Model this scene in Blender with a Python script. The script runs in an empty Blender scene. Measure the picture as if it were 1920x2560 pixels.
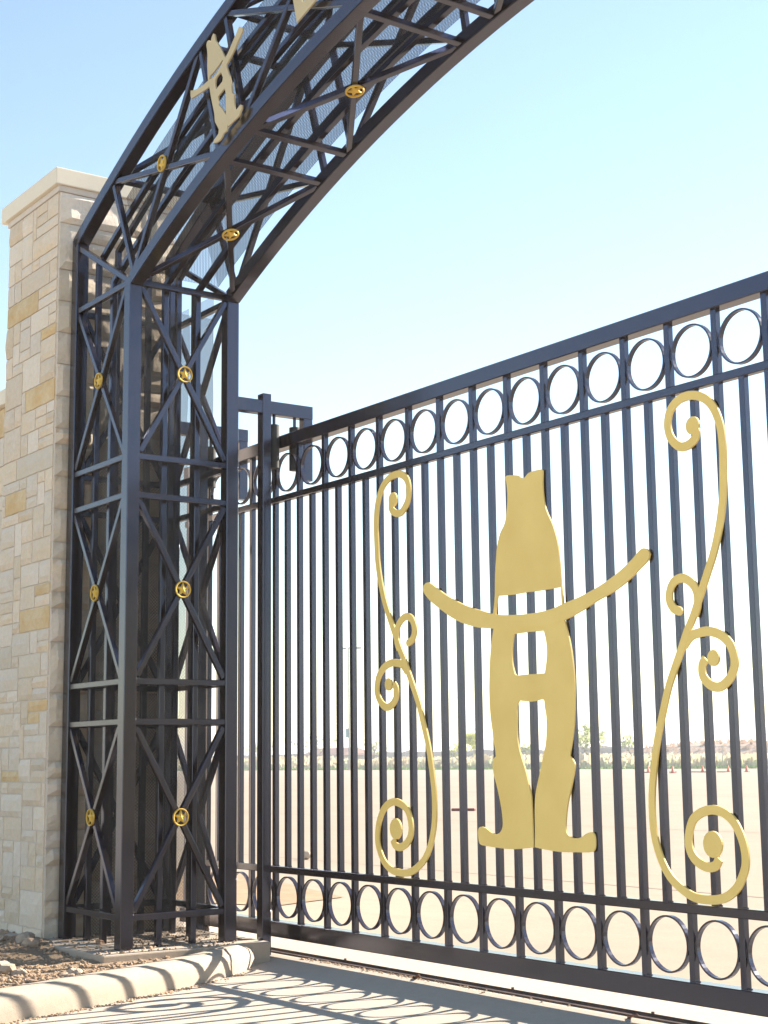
import bpy, bmesh, math, random
from mathutils import Vector, Matrix, noise

scene = bpy.context.scene
COL = scene.collection
rnd = random.Random(7)
PI = math.pi

# ------------------------------------------------------------------ camera
CAM_H = 1.4676
YAW, PITCH, ROLL = -0.956219482, 0.159996462, -0.0113733735
cy, sy, cp, sp = math.cos(YAW), math.sin(YAW), math.cos(PITCH), math.sin(PITCH)
fwd = Vector((sy * cp, cy * cp, sp))
rt = Vector((cy, -sy, 0))
up = rt.cross(fwd)
r2 = rt * math.cos(ROLL) + up * math.sin(ROLL)
u2 = -rt * math.sin(ROLL) + up * math.cos(ROLL)
cam_d = bpy.data.cameras.new('camera')
cam_d.sensor_fit = 'VERTICAL'
cam_d.sensor_height = 36.0
cam_d.lens = 36.0 * 3869.55 / 2560
cam_d.clip_start = 0.1
cam_d.clip_end = 6000
cam = bpy.data.objects.new('camera', cam_d)
COL.objects.link(cam)
M = Matrix.Identity(4)
for i in range(3):
    M[i][0], M[i][1], M[i][2] = r2[i], u2[i], -fwd[i]
M[2][3] = CAM_H
cam.matrix_world = M
scene.camera = cam

# ------------------------------------------------------------------ light
SUN = Vector((0.09, 1.70, 1.0)).normalized()
SUN_EL = math.asin(SUN.z)
SUN_AZ = math.atan2(SUN.x, SUN.y)
world = bpy.data.worlds.new('World')
scene.world = world
world.use_nodes = True
wn = world.node_tree.nodes
wl = world.node_tree.links
sky = wn.new('ShaderNodeTexSky')
sky.sky_type = 'NISHITA'
sky.sun_disc = False
sky.sun_elevation = SUN_EL
sky.sun_rotation = SUN_AZ
sky.air_density = 1.2
sky.dust_density = 0.0
sky.ozone_density = 0.0
wl.new(sky.outputs[0], wn['Background'].inputs[0])
wn['Background'].inputs[1].default_value = 0.07
sun_d = bpy.data.lights.new('sun', 'SUN')
sun_d.energy = 5.0
sun_d.angle = math.radians(0.55)
sun_d.color = (1.0, 0.90, 0.76)
sun = bpy.data.objects.new('sun', sun_d)
COL.objects.link(sun)
sun.rotation_euler = SUN.to_track_quat('Z', 'Y').to_euler()
sun.location = (0, 20, 20)
vs = scene.view_settings
vs.view_transform = 'Standard'
vs.look = 'None'
vs.use_curve_mapping = False
vs.gamma = 1.0
vs.exposure = 1.85
# ------------------------------------------------------------------ materials
def new_mat(name):
    m = bpy.data.materials.new(name)
    m.use_nodes = True
    nt = m.node_tree
    return m, nt.nodes, nt.links, nt.nodes['Principled BSDF']

def coords(n, l, scale=(1, 1, 1), kind='Object'):
    tc = n.new('ShaderNodeTexCoord')
    mp = n.new('ShaderNodeMapping')
    mp.inputs['Scale'].default_value = scale
    l.new(tc.outputs[kind], mp.inputs[0])
    return mp.outputs[0]

def world_coords(n, l, scale=(1, 1, 1)):
    g = n.new('ShaderNodeNewGeometry')
    mp = n.new('ShaderNodeMapping')
    mp.inputs['Scale'].default_value = scale
    l.new(g.outputs['Position'], mp.inputs[0])
    return mp.outputs[0]

def noise_tex(n, l, vec, scale, detail=4, rough=0.55):
    t = n.new('ShaderNodeTexNoise')
    t.inputs['Scale'].default_value = scale
    t.inputs['Detail'].default_value = detail
    t.inputs['Roughness'].default_value = rough
    l.new(vec, t.inputs['Vector'])
    return t.outputs['Fac']

def ramp(n, l, fac, stops):
    r = n.new('ShaderNodeValToRGB')
    e = r.color_ramp.elements
    e[0].position, e[0].color = stops[0][0], (*stops[0][1], 1)
    e[1].position, e[1].color = stops[-1][0], (*stops[-1][1], 1)
    for p, c in stops[1:-1]:
        q = e.new(p)
        q.color = (*c, 1)
    l.new(fac, r.inputs[0])
    return r.outputs[0]

def mixc(n, l, fac, a, b, mode='MIX'):
    m = n.new('ShaderNodeMix')
    m.data_type = 'RGBA'
    m.blend_type = mode
    if isinstance(fac, float):
        m.inputs[0].default_value = fac
    else:
        l.new(fac, m.inputs[0])
    for k, v in ((6, a), (7, b)):
        if isinstance(v, tuple):
            m.inputs[k].default_value = (*v, 1)
        else:
            l.new(v, m.inputs[k])
    return m.outputs[2]

def bump(n, l, b, h, strength, dist):
    bp = n.new('ShaderNodeBump')
    bp.inputs['Strength'].default_value = strength
    bp.inputs['Distance'].default_value = dist
    l.new(h, bp.inputs['Height'])
    l.new(bp.outputs[0], b.inputs['Normal'])

def mat_metal():
    m, n, l, b = new_mat('black_painted_steel')
    v = world_coords(n, l)
    f = noise_tex(n, l, v, 5, 6)
    c = ramp(n, l, f, [(0.3, (0.018, 0.0115, 0.007)), (0.75, (0.029, 0.019, 0.012))])
    l.new(c, b.inputs['Base Color'])
    vs_ = world_coords(n, l, (60, 60, 1.2))
    f2 = noise_tex(n, l, vs_, 1.5, 3)
    mr = n.new('ShaderNodeMapRange')
    mr.inputs[3].default_value = 0.13
    mr.inputs[4].default_value = 0.25
    l.new(f2, mr.inputs[0])
    l.new(mr.outputs[0], b.inputs['Roughness'])
    b.inputs['IOR'].default_value = 1.88
    b.inputs['Specular Tint'].default_value = (0.56, 0.66, 1.0, 1)
    return m

def mat_gold(name, c1, c2, metal=0.25):
    m, n, l, b = new_mat(name)
    v = world_coords(n, l)
    f = noise_tex(n, l, v, 3.2, 5)
    l.new(ramp(n, l, f, [(0.3, c1), (0.7, c2)]), b.inputs['Base Color'])
    b.inputs['Roughness'].default_value = 0.62
    b.inputs['Metallic'].default_value = metal
    bump(n, l, b, noise_tex(n, l, v, 120, 3), 0.12, 0.002)
    return m

def mat_stone(name, base, stain, dark, lo=0.42, hi=0.72):
    m, n, l, b = new_mat(name)
    v = world_coords(n, l)
    oi = n.new('ShaderNodeObjectInfo')
    add = n.new('ShaderNodeVectorMath')
    add.operation = 'ADD'
    comb = n.new('ShaderNodeCombineXYZ')
    mu = n.new('ShaderNodeMath'); mu.operation = 'MULTIPLY'; mu.inputs[1].default_value = 30
    l.new(oi.outputs['Random'], mu.inputs[0])
    l.new(mu.outputs[0], comb.inputs[0]); l.new(mu.outputs[0], comb.inputs[2])
    l.new(v, add.inputs[0]); l.new(comb.outputs[0], add.inputs[1])
    vv = add.outputs[0]
    c = ramp(n, l, noise_tex(n, l, vv, 5.5, 6, 0.6), [(lo, base), (hi, stain)])
    c = mixc(n, l, ramp(n, l, noise_tex(n, l, vv, 26, 5, 0.7), [(0.35, (0, 0, 0)), (0.75, (0.75, 0.75, 0.75))]), c, dark)
    hs = n.new('ShaderNodeHueSaturation')
    mr = n.new('ShaderNodeMapRange')
    mr.inputs[3].default_value = 0.90
    mr.inputs[4].default_value = 1.05
    l.new(oi.outputs['Random'], mr.inputs[0])
    l.new(mr.outputs[0], hs.inputs['Value'])
    l.new(c, hs.inputs['Color'])
    l.new(hs.outputs[0], b.inputs['Base Color'])
    b.inputs['Roughness'].default_value = 0.88
    bump(n, l, b, noise_tex(n, l, vv, 32, 8, 0.75), 0.7, 0.02)
    return m

def mat_concrete(name, a, c_, scale=1.0, bumpy=0.25, stain=0.35):
    m, n, l, b = new_mat(name)
    v = world_coords(n, l)
    c = ramp(n, l, noise_tex(n, l, v, 0.7 * scale, 6, 0.6), [(0.3, a), (0.7, c_)])
    c = mixc(n, l, ramp(n, l, noise_tex(n, l, v, 14 * scale, 6, 0.7), [(0.45, (0, 0, 0)), (0.8, (stain, stain, stain))]),
             c, tuple(x * 0.6 for x in a))
    vst = world_coords(n, l, (0.35, 2.2, 1))
    c = mixc(n, l, ramp(n, l, noise_tex(n, l, vst, 0.9, 5, 0.65), [(0.48, (0, 0, 0)), (0.72, (stain, stain, stain))]), c, tuple(x * 0.72 for x in a))
    c = mixc(n, l, ramp(n, l, noise_tex(n, l, v, 160 * scale, 3, 0.6), [(0.35, (0, 0, 0)), (0.7, (0.35, 0.35, 0.35))]),
             c, tuple(min(1, x * 1.25) for x in c_))
    l.new(c, b.inputs['Base Color'])
    b.inputs['Roughness'].default_value = 0.9
    b.inputs['Specular IOR Level'].default_value = 0.15
    bump(n, l, b, noise_tex(n, l, v, 70 * scale, 6, 0.7), bumpy, 0.01)
    return m

def mat_plain(name, c, rough=0.8, metal=0.0, vary=0.25, scale=6.0):
    m, n, l, b = new_mat(name)
    v = world_coords(n, l)
    l.new(ramp(n, l, noise_tex(n, l, v, scale, 5),
               [(0.3, tuple(x * (1 - vary) for x in c)), (0.7, tuple(min(1, x * (1 + vary)) for x in c))]),
          b.inputs['Base Color'])
    b.inputs['Roughness'].default_value = rough
    b.inputs['Metallic'].default_value = metal
    return m

def mat_mesh(name, col, cover, pitch, amp=0.10):
    """woven wire screen: two crossing wire directions"""
    m, n, l, b = new_mat(name)
    g = n.new('ShaderNodeNewGeometry')
    sx = n.new('ShaderNodeSeparateXYZ')
    l.new(g.outputs['Position'], sx.inputs[0])
    ad = n.new('ShaderNodeMath'); ad.operation = 'ADD'
    l.new(sx.outputs[0], ad.inputs[0]); l.new(sx.outputs[1], ad.inputs[1])
    k = 2 * PI / pitch
    def wave(src):
        mu = n.new('ShaderNodeMath'); mu.operation = 'MULTIPLY'; mu.inputs[1].default_value = k
        si = n.new('ShaderNodeMath'); si.operation = 'SINE'
        l.new(src, mu.inputs[0]); l.new(mu.outputs[0], si.inputs[0])
        return si.outputs[0]
    sm = n.new('ShaderNodeMath'); sm.operation = 'MULTIPLY'
    l.new(wave(ad.outputs[0]), sm.inputs[0]); l.new(wave(sx.outputs[2]), sm.inputs[1])
    v2 = world_coords(n, l)
    f2 = noise_tex(n, l, v2, 2.2, 4)
    l.new(ramp(n, l, f2, [(0.3, tuple(x * .6 for x in col)), (0.7, tuple(x * 1.4 for x in col))]), b.inputs['Base Color'])
    b.inputs['Roughness'].default_value = 0.55
    mr = n.new('ShaderNodeMapRange')
    mr.inputs[1].default_value = -1
    mr.inputs[2].default_value = 1
    mr.inputs[3].default_value = cover - amp
    mr.inputs[4].default_value = cover + amp
    l.new(sm.outputs[0], mr.inputs[0])
    l.new(mr.outputs[0], b.inputs['Alpha'])
    return m

def mat_leaf(name, c1, c2):
    m, n, l, b = new_mat(name)
    v = world_coords(n, l)
    l.new(ramp(n, l, noise_tex(n, l, v, 0.9, 3), [(0.3, c1), (0.7, c2)]), b.inputs['Base Color'])
    b.inputs['Roughness'].default_value = 0.7
    tr = n.new('ShaderNodeBsdfTranslucent')
    tr.inputs[0].default_value = (*[min(1, x * 1.6) for x in c2], 1)
    mx = n.new('ShaderNodeMixShader')
    mx.inputs[0].default_value = 0.4
    out = n['Material Output']
    l.new(b.outputs[0], mx.inputs[1]); l.new(tr.outputs[0], mx.inputs[2])
    l.new(mx.outputs[0], out.inputs[0])
    return m

METAL = mat_metal()
GOLD = mat_gold('gold_paint', (0.78, 0.555, 0.165), (0.84, 0.62, 0.20), 0.0)
GOLD2 = mat_gold('pale_gold_paint', (0.52, 0.415, 0.235), (0.57, 0.46, 0.27), 0.0)
BRASS = mat_gold('bright_gold_paint', (0.62, 0.40, 0.06), (0.70, 0.47, 0.09), 0.35)
ST_CREAM = mat_stone('cream_limestone', (0.80, 0.665, 0.54), (0.80, 0.62, 0.42), (0.62, 0.53, 0.39))
ST_WHITE = mat_stone('white_limestone', (0.81, 0.70, 0.60), (0.80, 0.66, 0.505), (0.66, 0.58, 0.46))
ST_TAN = mat_stone('tan_limestone', (0.77, 0.60, 0.37), (0.68, 0.44, 0.19), (0.62, 0.45, 0.25), 0.38, 0.68)
ST_GREY = mat_stone('grey_limestone', (0.71, 0.62, 0.51), (0.72, 0.585, 0.41), (0.58, 0.505, 0.41))
MORTAR = mat_concrete('mortar', (0.60, 0.525, 0.46), (0.68, 0.61, 0.545), 3, 0.4, 0.2)
CAPST = mat_concrete('cast_cap_stone', (0.76, 0.665, 0.535), (0.81, 0.715, 0.585), 1.5, 0.15, 0.1)
CONC = mat_concrete('drive_concrete', (0.375, 0.322, 0.268), (0.43, 0.375, 0.318), 1.0, 0.2, 0.3)
KERBC = mat_concrete('kerb_concrete', (0.365, 0.300, 0.238), (0.425, 0.360, 0.295), 1.4, 0.3, 0.35)
LOT = mat_concrete('lot_concrete', (0.275, 0.224, 0.172), (0.315, 0.260, 0.203), 0.25, 0.1, 0.25)
GRAVELBED = mat_concrete('gravel_soil', (0.285, 0.199, 0.129), (0.399, 0.294, 0.199), 4, 0.9, 0.5)
PEBBLE = mat_stone('pebbles', (0.442, 0.297, 0.187), (0.561, 0.408, 0.281), (0.238, 0.162, 0.102), 0.3, 0.7)
ROCKM = mat_stone('limestone_rubble', (0.500, 0.400, 0.306), (0.500, 0.344, 0.231), (0.325, 0.250, 0.188))
STEEL = mat_plain('worn_track_steel', (0.117, 0.072, 0.052), 0.5, 0.5, 0.4, 9)
MESH = mat_mesh('wire_screen', (0.040, 0.036, 0.034), 0.38, 0.026, 0.18)
MESH_A = mat_mesh('fine_wire_screen', (0.022, 0.020, 0.020), 0.40, 0.026, 0.18)
CHAIN = mat_mesh('chain_link', (0.35, 0.36, 0.37), 0.22, 0.12, 0.1)
GALV = mat_plain('galvanised_steel', (0.30, 0.30, 0.30), 0.5, 0.2)
POLEM = mat_plain('grey_pole_paint', (0.162, 0.199, 0.209), 0.5)
TEAL = mat_plain('teal_panel', (0.114, 0.285, 0.304), 0.5)
GRASS = mat_plain('grass', (0.213, 0.325, 0.071), 0.9, 0, 0.4, 2.0)
WEED = mat_leaf('dry_weeds', (0.376, 0.309, 0.198), (0.522, 0.439, 0.293))
WEEDG = mat_leaf('green_weeds', (0.272, 0.296, 0.148), (0.395, 0.408, 0.211))
BRUSH = mat_plain('brush_mound', (0.260, 0.176, 0.130), 0.95, 0, 0.35, 0.8)
FIELD = mat_plain('field_soil', (0.280, 0.240, 0.150), 0.95, 0, 0.3, 0.3)
BARK = mat_plain('bark', (0.208, 0.176, 0.144), 0.9)
LEAFY = mat_leaf('yellow_green_leaves', (0.292, 0.328, 0.073), (0.413, 0.437, 0.109))
LEAFG = mat_leaf('pale_green_leaves', (0.229, 0.283, 0.108), (0.324, 0.378, 0.162))
TWIG = mat_plain('bare_twigs', (0.200, 0.166, 0.144), 0.9)
ORANGE = mat_plain('cone_orange', (0.62, 0.10, 0.035), 0.6, 0, 0.1)
DARKRED = mat_plain('dark_red_paint', (0.169, 0.046, 0.039), 0.7)
RUBBER = mat_plain('black_rubber', (0.025, 0.025, 0.025), 0.7)
ROOF = mat_plain('red_roof', (0.247, 0.133, 0.104), 0.85)
WALLP = mat_plain('beige_siding', (0.289, 0.238, 0.187), 0.85)
GLASS = mat_plain('dark_glass', (0.03, 0.035, 0.04), 0.1)
WOOD = mat_plain('weathered_wood', (0.30, 0.19, 0.12), 0.85, 0, 0.3, 20)
LEAFDRY = mat_plain('dry_leaf', (0.14, 0.06, 0.035), 0.8)
BIRDM = mat_plain('dark_feathers', (0.05, 0.045, 0.04), 0.8)

# ------------------------------------------------------------------ helpers
def link(name, me, mat=None, parent=None, mtx=None):
    o = bpy.data.objects.new(name, me)
    COL.objects.link(o)
    if mat is not None and me is not None and not me.materials:
        me.materials.append(mat)
    if parent is not None:
        o.parent = parent
        pm = parent.matrix_basis.copy()
        q = parent.parent
        while q is not None:
            pm = q.matrix_basis @ pm
            q = q.parent
        o.matrix_basis = pm.inverted() @ (mtx if mtx is not None else Matrix.Identity(4))
    elif mtx is not None:
        o.matrix_basis = mtx
    return o

def tag(o, label=None, cat=None, group=None, kind=None):
    if label: o['label'] = label
    if cat: o['category'] = cat
    if group: o['group'] = group
    if kind: o['kind'] = kind
    return o

def thing(name, label, cat, loc=(0, 0, 0), group=None):
    o = bpy.data.objects.new(name, None)
    COL.objects.link(o)
    o.location = loc
    o.empty_display_size = 0.2
    return tag(o, label, cat, group)

def mesh(name, verts, faces, smooth=False):
    me = bpy.data.meshes.new(name)
    me.from_pydata([tuple(v) for v in verts], [], faces)
    if smooth:
        me.polygons.foreach_set('use_smooth', [True] * len(me.polygons))
    me.update()
    return me

_bars = {}
def bar_mesh(w, h, ch=0.004, mat=None):
    """unit-long bar along X, w in Y, h in Z, chamfered long edges"""
    key = (round(w, 4), round(h, 4), ch, mat.name)
    if key in _bars: return _bars[key]
    a, b = w / 2, h / 2
    pr = [(-a + ch, -b), (a - ch, -b), (a, -b + ch), (a, b - ch), (a - ch, b), (-a + ch, b), (-a, b - ch), (-a, -b + ch)]
    vs_ = [(x, p[0], p[1]) for x in (-0.5, 0.5) for p in pr]
    fs = [(i, (i + 1) % 8, 8 + (i + 1) % 8, 8 + i) for i in range(8)] + [tuple(range(7, -1, -1)), tuple(range(8, 16))]
    me = mesh('bar', vs_, fs)
    me.materials.append(mat)
    _bars[key] = me
    return me

def bar(name, p, q, w, h, nrm, parent, mat=None, ch=0.004):
    """bar from p to q; w lies in the plane across nrm, h along nrm"""
    mat = mat or METAL
    p, q, nrm = Vector(p), Vector(q), Vector(nrm)
    d = q - p
    L = d.length
    x = d / L
    z = (nrm - x * nrm.dot(x)).normalized()
    y = z.cross(x)
    mid = (p + q) / 2
    m = Matrix.Identity(4)
    for i in range(3):
        m[i][0], m[i][1], m[i][2], m[i][3] = x[i] * L, y[i], z[i], mid[i]
    return link(name, bar_mesh(w, h, ch, mat), None, parent, m)

def box_data(x0, x1, y0, y1, z0, z1):
    v = [(x0, y0, z0), (x1, y0, z0), (x1, y1, z0), (x0, y1, z0), (x0, y0, z1), (x1, y0, z1), (x1, y1, z1), (x0, y1, z1)]
    f = [(3, 2, 1, 0), (4, 5, 6, 7), (0, 1, 5, 4), (1, 2, 6, 5), (2, 3, 7, 6), (3, 0, 4, 7)]
    return v, f

def bevel_box(name, x0, x1, y0, y1, z0, z1, mat, parent=None, bev=0.01, seg=2):
    bm = bmesh.new()
    v, f = box_data(x0, x1, y0, y1, z0, z1)
    bv = [bm.verts.new(p) for p in v]
    for q in f: bm.faces.new([bv[i] for i in q])
    if bev: bmesh.ops.bevel(bm, geom=list(bm.edges), offset=bev, segments=seg, affect='EDGES', profile=0.5)
    me = bpy.data.meshes.new(name)
    bm.to_mesh(me); bm.free()
    return link(name, me, mat, parent)

def sweep(name, path, frames, prof, mat, parent, close=True):
    """path points, frames (a,b axes) and a profile of (a,b) offsets"""
    vs_, fs = [], []
    k = len(prof)
    for P, (a, b) in zip(path, frames):
        for (s, t) in prof: vs_.append(P + a * s + b * t)
    for i in range(len(path) - 1):
        for j in range(k):
            fs.append((i * k + j, i * k + (j + 1) % k, (i + 1) * k + (j + 1) % k, (i + 1) * k + j))
    fs.append(tuple(range(k - 1, -1, -1)))
    fs.append(tuple((len(path) - 1) * k + j for j in range(k)))
    me = mesh(name, vs_, fs)
    bm = bmesh.new(); bm.from_mesh(me); bmesh.ops.recalc_face_normals(bm, faces=bm.faces); bm.to_mesh(me); bm.free()
    return link(name, me, mat, parent)

def catmull(pts, closed=True, n=5, corner=50):
    pts = [Vector(p) for p in pts]
    N = len(pts)
    sharp = []
    for i in range(N):
        if not closed and i in (0, N - 1):
            sharp.append(True); continue
        a = pts[i] - pts[i - 1]
        b = pts[(i + 1) % N] - pts[i]
        ang = math.degrees(a.angle(b)) if a.length > 1e-6 and b.length > 1e-6 else 0
        sharp.append(ang > corner)
    out = []
    for i in range(N if closed else N - 1):
        p1, p2 = pts[i], pts[(i + 1) % N]
        p0 = p1 * 2 - p2 if sharp[i] else pts[i - 1]
        p3 = p2 * 2 - p1 if sharp[(i + 1) % N] else pts[(i + 2) % N]
        # limit tangent length to the segment length
        L = (p2 - p1).length
        t1 = (p2 - p0) * 0.5
        t2 = (p3 - p1) * 0.5
        if t1.length > L: t1 *= L / t1.length
        if t2.length > L: t2 *= L / t2.length
        for k in range(n):
            t = k / n
            out.append(p1 * (2*t**3 - 3*t**2 + 1) + t1 * (t**3 - 2*t**2 + t) + p2 * (-2*t**3 + 3*t**2) + t2 * (t**3 - t**2))
    if not closed: out.append(pts[-1])
    return out

def plate(name, outline, holes, y_front, thick, mat, parent, smooth_n=4, corner=50):
    """flat cut-out plate in an x-z plane, front face looking to -y"""
    cu = bpy.data.curves.new('cut', 'CURVE')
    cu.dimensions = '2D'
    cu.fill_mode = 'BOTH'
    cu.extrude = thick / 2
    for pl in [outline] + list(holes):
        pp = catmull([(a, b) for a, b in pl], True, smooth_n, corner) if smooth_n else [Vector(q) for q in pl]
        s = cu.splines.new('POLY')
        s.points.add(len(pp) - 1)
        for i, q in enumerate(pp): s.points[i].co = (q[0], q[1], 0, 1)
        s.use_cyclic_u = True
    tmp = bpy.data.objects.new('cut', cu)
    COL.objects.link(tmp)
    dg = bpy.context.evaluated_depsgraph_get()
    me = bpy.data.meshes.new_from_object(tmp.evaluated_get(dg))
    bpy.data.objects.remove(tmp); bpy.data.curves.remove(cu)
    me.name = name
    for v in me.vertices:
        x, yy, z = v.co
        v.co = (x, y_front + thick / 2 - z, yy)
    me.materials.clear()
    me.update()
    return link(name, me, mat, parent)

# ------------------------------------------------------------------ ground and setting
def sheet(name, poly, z, mat, label=None, kind='structure'):
    me = mesh(name, [(x, y, z) for x, y in poly], [tuple(range(len(poly)))])
    o = link(name, me, mat)
    return tag(o, label, None, None, kind)

sheet('ground', [(-3500, -1500), (3500, -1500), (3500, 3500), (-3500, 3500)], -0.09, FIELD, 'pale dry field running out to the horizon')
sheet('parking_lot', [(-900, 6.6), (500, 6.6), (500, 165), (-900, 165)], -0.006, LOT, 'wide sunlit concrete lot behind the gate')
def driveway():
    prof = [(7.35, 0.0), (6.44, 0.0), (6.20, -0.027), (5.90, -0.048), (5.0, -0.053), (2.0, -0.052), (-30, -0.052)]
    xs = [-60, -14, -11, -8, -5, 60]
    vs_ = [(x, y, z) for y, z in prof for x in xs]
    n = len(xs)
    fs = [(j * n + i, (j + 1) * n + i, (j + 1) * n + i + 1, j * n + i + 1) for j in range(len(prof) - 1) for i in range(n - 1)]
    tag(link('driveway', mesh('driveway', vs_, fs), CONC), 'sunlit concrete drive in front of the gate', None, None, 'structure')
driveway()
for yy in (13.0, 24.0, 46.0, 80.0):
    sheet('slab_joint', [(-400, yy), (60, yy), (60, yy + 0.035 * yy / 13), (-400, yy + 0.035 * yy / 13)], -0.002,
          mat_plain('joint_sealant', (0.20, 0.17, 0.14), 0.9))

# kerb: path along its front foot (driveway side), width to the left
KF = [(-8.2782, 0.6132), (-8.6052, 1.6352), (-8.9016, 2.6061), (-9.1571, 3.5259), (-9.4024, 4.2413), (-9.6477, 4.8238), (-9.8725, 5.3144), (-10.1587, 5.805), (-10.4448, 6.1524), (-10.6901, 6.4079)]  # kerb, pad, rocks, pier and arch all scaled about the camera, factor baked in
DRIVE_Z = -0.052          # the drive lies a little below the gate track
kf = [Vector((p[0], p[1], DRIVE_Z)) for p in catmull(KF, False, 6, 200)]
def kerb():
    W, H = 0.240, 0.178
    prof = [(0.0, -0.05), (0.012, 0.055), (0.022, 0.103), (0.04, 0.138), (0.07, 0.159), (0.105, H), (0.20, H - 0.004), (W, H - 0.02), (W, -0.05)]
    vs_, fs = [], []
    k = len(prof)
    n = len(kf)
    for i, P in enumerate(kf):
        d = (kf[min(i + 1, n - 1)] - kf[max(i - 1, 0)]).normalized()
        nl = Vector((-d.y, d.x, 0))
        dist = (kf[-1] - P).length
        s = 1.0 if dist > 0.16 else math.sqrt(max(0.0, 1 - ((0.16 - dist) / 0.16) ** 2)) * 0.5 + 0.5
        for (a, z) in prof:
            aa = W / 2 + (a - W / 2) * (0.55 + 0.45 * s if s < 1 else 1)
            zz = z if z < 0 else z * (1 if s == 1 else (0.45 + 0.55 * s))
            vs_.append(P + nl * aa + Vector((0, 0, zz + 0.003 * noise.noise(P * 3))))
    for i in range(n - 1):
        for j in range(k - 1):
            fs.append((i * k + j, (i + 1) * k + j, (i + 1) * k + j + 1, i * k + j + 1))
    fs.append(tuple((n - 1) * k + j for j in range(k)))
    me = mesh('kerb', vs_, fs, True)
    bm = bmesh.new(); bm.from_mesh(me); bmesh.ops.recalc_face_normals(bm, faces=bm.faces); bm.to_mesh(me); bm.free()
    tag(link('kerb', me, KERBC), 'rounded concrete kerb curving to the gate', None, None, 'structure')
kerb()

def kerb_x(y):
    for a, b in zip(kf[:-1], kf[1:]):
        if a.y <= y <= b.y:
            t = (y - a.y) / (b.y - a.y)
            return a.x + (b.x - a.x) * t
    return kf[0].x if y < kf[0].y else kf[-1].x

# footing pad of the column
bevel_box('footing_pad', -12.4684, -10.4602, 4.8903, 6.28, -0.08, 0.126, KERBC, None, 0.012, 2)
tag(bpy.data.objects['footing_pad'], 'concrete footing pad under the steel column', None, None, 'structure')

def bed_h(x, y):
    e = kerb_x(y) - 0.22 - x
    z = 0.11 + 0.035 * noise.noise(Vector((x * 1.7, y * 1.7, 3))) + 0.02 * noise.noise(Vector((x * 6, y * 6, 9)))
    z += 0.05 * max(0, min(1, (e - 0.6) / 1.5))
    return max(0.04, z) - 0.05 * max(0, 1 - e / 0.25) - 0.034

def bed():
    vs_, fs, idx = [], [], {}
    st = 0.06
    nx, ny = int(5.4 / st), int(5.6 / st)
    for j in range(ny + 1):
        y = 0.6 + j * st
        xr = kerb_x(y) - 0.12
        for i in range(nx + 1):
            x = xr - i * st
            vs_.append((x, y, bed_h(x, y)))
    for j in range(ny):
        for i in range(nx):
            a = j * (nx + 1) + i
            fs.append((a, a + nx + 1, a + nx + 2, a + 1))
    me = mesh('gravel_bed', vs_, fs, True)
    tag(link('gravel_bed', me, GRAVELBED), 'dry gravelly soil between kerb and stone pier', None, None, 'structure')
bed()

def rock_data(r, seed, sub=1, flat=0.75):
    bm = bmesh.new()
    bmesh.ops.create_icosphere(bm, subdivisions=sub, radius=1)
    off = Vector((seed * 7.3, seed * 3.1, seed * 1.7))
    for v in bm.verts:
        k = 1 + 0.38 * noise.noise(v.co * 1.3 + off) + 0.15 * noise.noise(v.co * 3 + off)
        v.co = Vector((v.co.x * k * 1.15, v.co.y * k * 0.95, v.co.z * k * flat)) * r
    bm.verts.index_update()
    vs_ = [v.co.copy() for v in bm.verts]
    fs = [tuple(v.index for v in f.verts) for f in bm.faces]
    bm.free()
    return vs_, fs

def pebbles():
    protos = [rock_data(1, s, 1, 0.7) for s in range(6)]
    vs_, fs = [], []
    R = random.Random(3)
    n = 0
    while n < 9500:
        y = R.uniform(1.6, 6.2)
        e = R.random() ** 1.4 * 3.2
        x = kerb_x(y) - 0.23 - e
        onpad = x > -12.46 and x < -10.47 and y > 4.90
        if onpad and R.random() < 0.45: continue
        z = 0.128 if onpad else bed_h(x, y)
        r = R.choice((0.004, 0.005, 0.006, 0.008, 0.010, 0.014)) * R.uniform(0.7, 1.35)
        if R.random() < 0.03: r *= 1.6
        if onpad: r *= 0.7
        pv, pf = protos[R.randrange(6)]
        a = R.uniform(0, 6.28); ca, sa = math.cos(a), math.sin(a)
        b = len(vs_)
        for v in pv:
            vs_.append((x + (v.x * ca - v.y * sa) * r, y + (v.x * sa + v.y * ca) * r, z + v.z * r + r * 0.35))
        fs += [tuple(i + b for i in f) for f in pf]
        n += 1
    o = link('gravel', mesh('gravel', vs_, fs), PEBBLE)
    tag(o, 'loose tan gravel scattered over the soil bed', None, None, 'stuff')
pebbles()

def grit():
    """sand and chips gathered at the foot of the kerb and along the track"""
    R = random.Random(31)
    protos = [rock_data(1, 40 + s, 1, 0.6) for s in range(4)]
    vs_, fs = [], []
    for q in range(1500):
        if q < 1150:
            y = R.uniform(2.2, 6.2)
            x = kerb_x(y) + 0.005 + abs(R.gauss(0, 0.035)); z = DRIVE_Z
            if y > 5.7: z = DRIVE_Z + 0.03 * max(0, (y - 5.9) / 0.5)
        else:
            x = -10.3 + abs(R.gauss(0, 1.2)); y = 6.47 + R.gauss(0, 0.02); z = 0.0
        r = R.choice((0.003, 0.004, 0.006, 0.009)) * R.uniform(0.7, 1.3)
        pv, pf = protos[R.randrange(4)]
        b = len(vs_)
        for v in pv: vs_.append((x + v.x * r, y + v.y * r, z + v.z * r + r * 0.3))
        fs += [tuple(i + b for i in f) for f in pf]
    tag(link('grit', mesh('grit', vs_, fs), PEBBLE), 'sandy grit gathered at the foot of the kerb', None, None, 'stuff')
grit()

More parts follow.
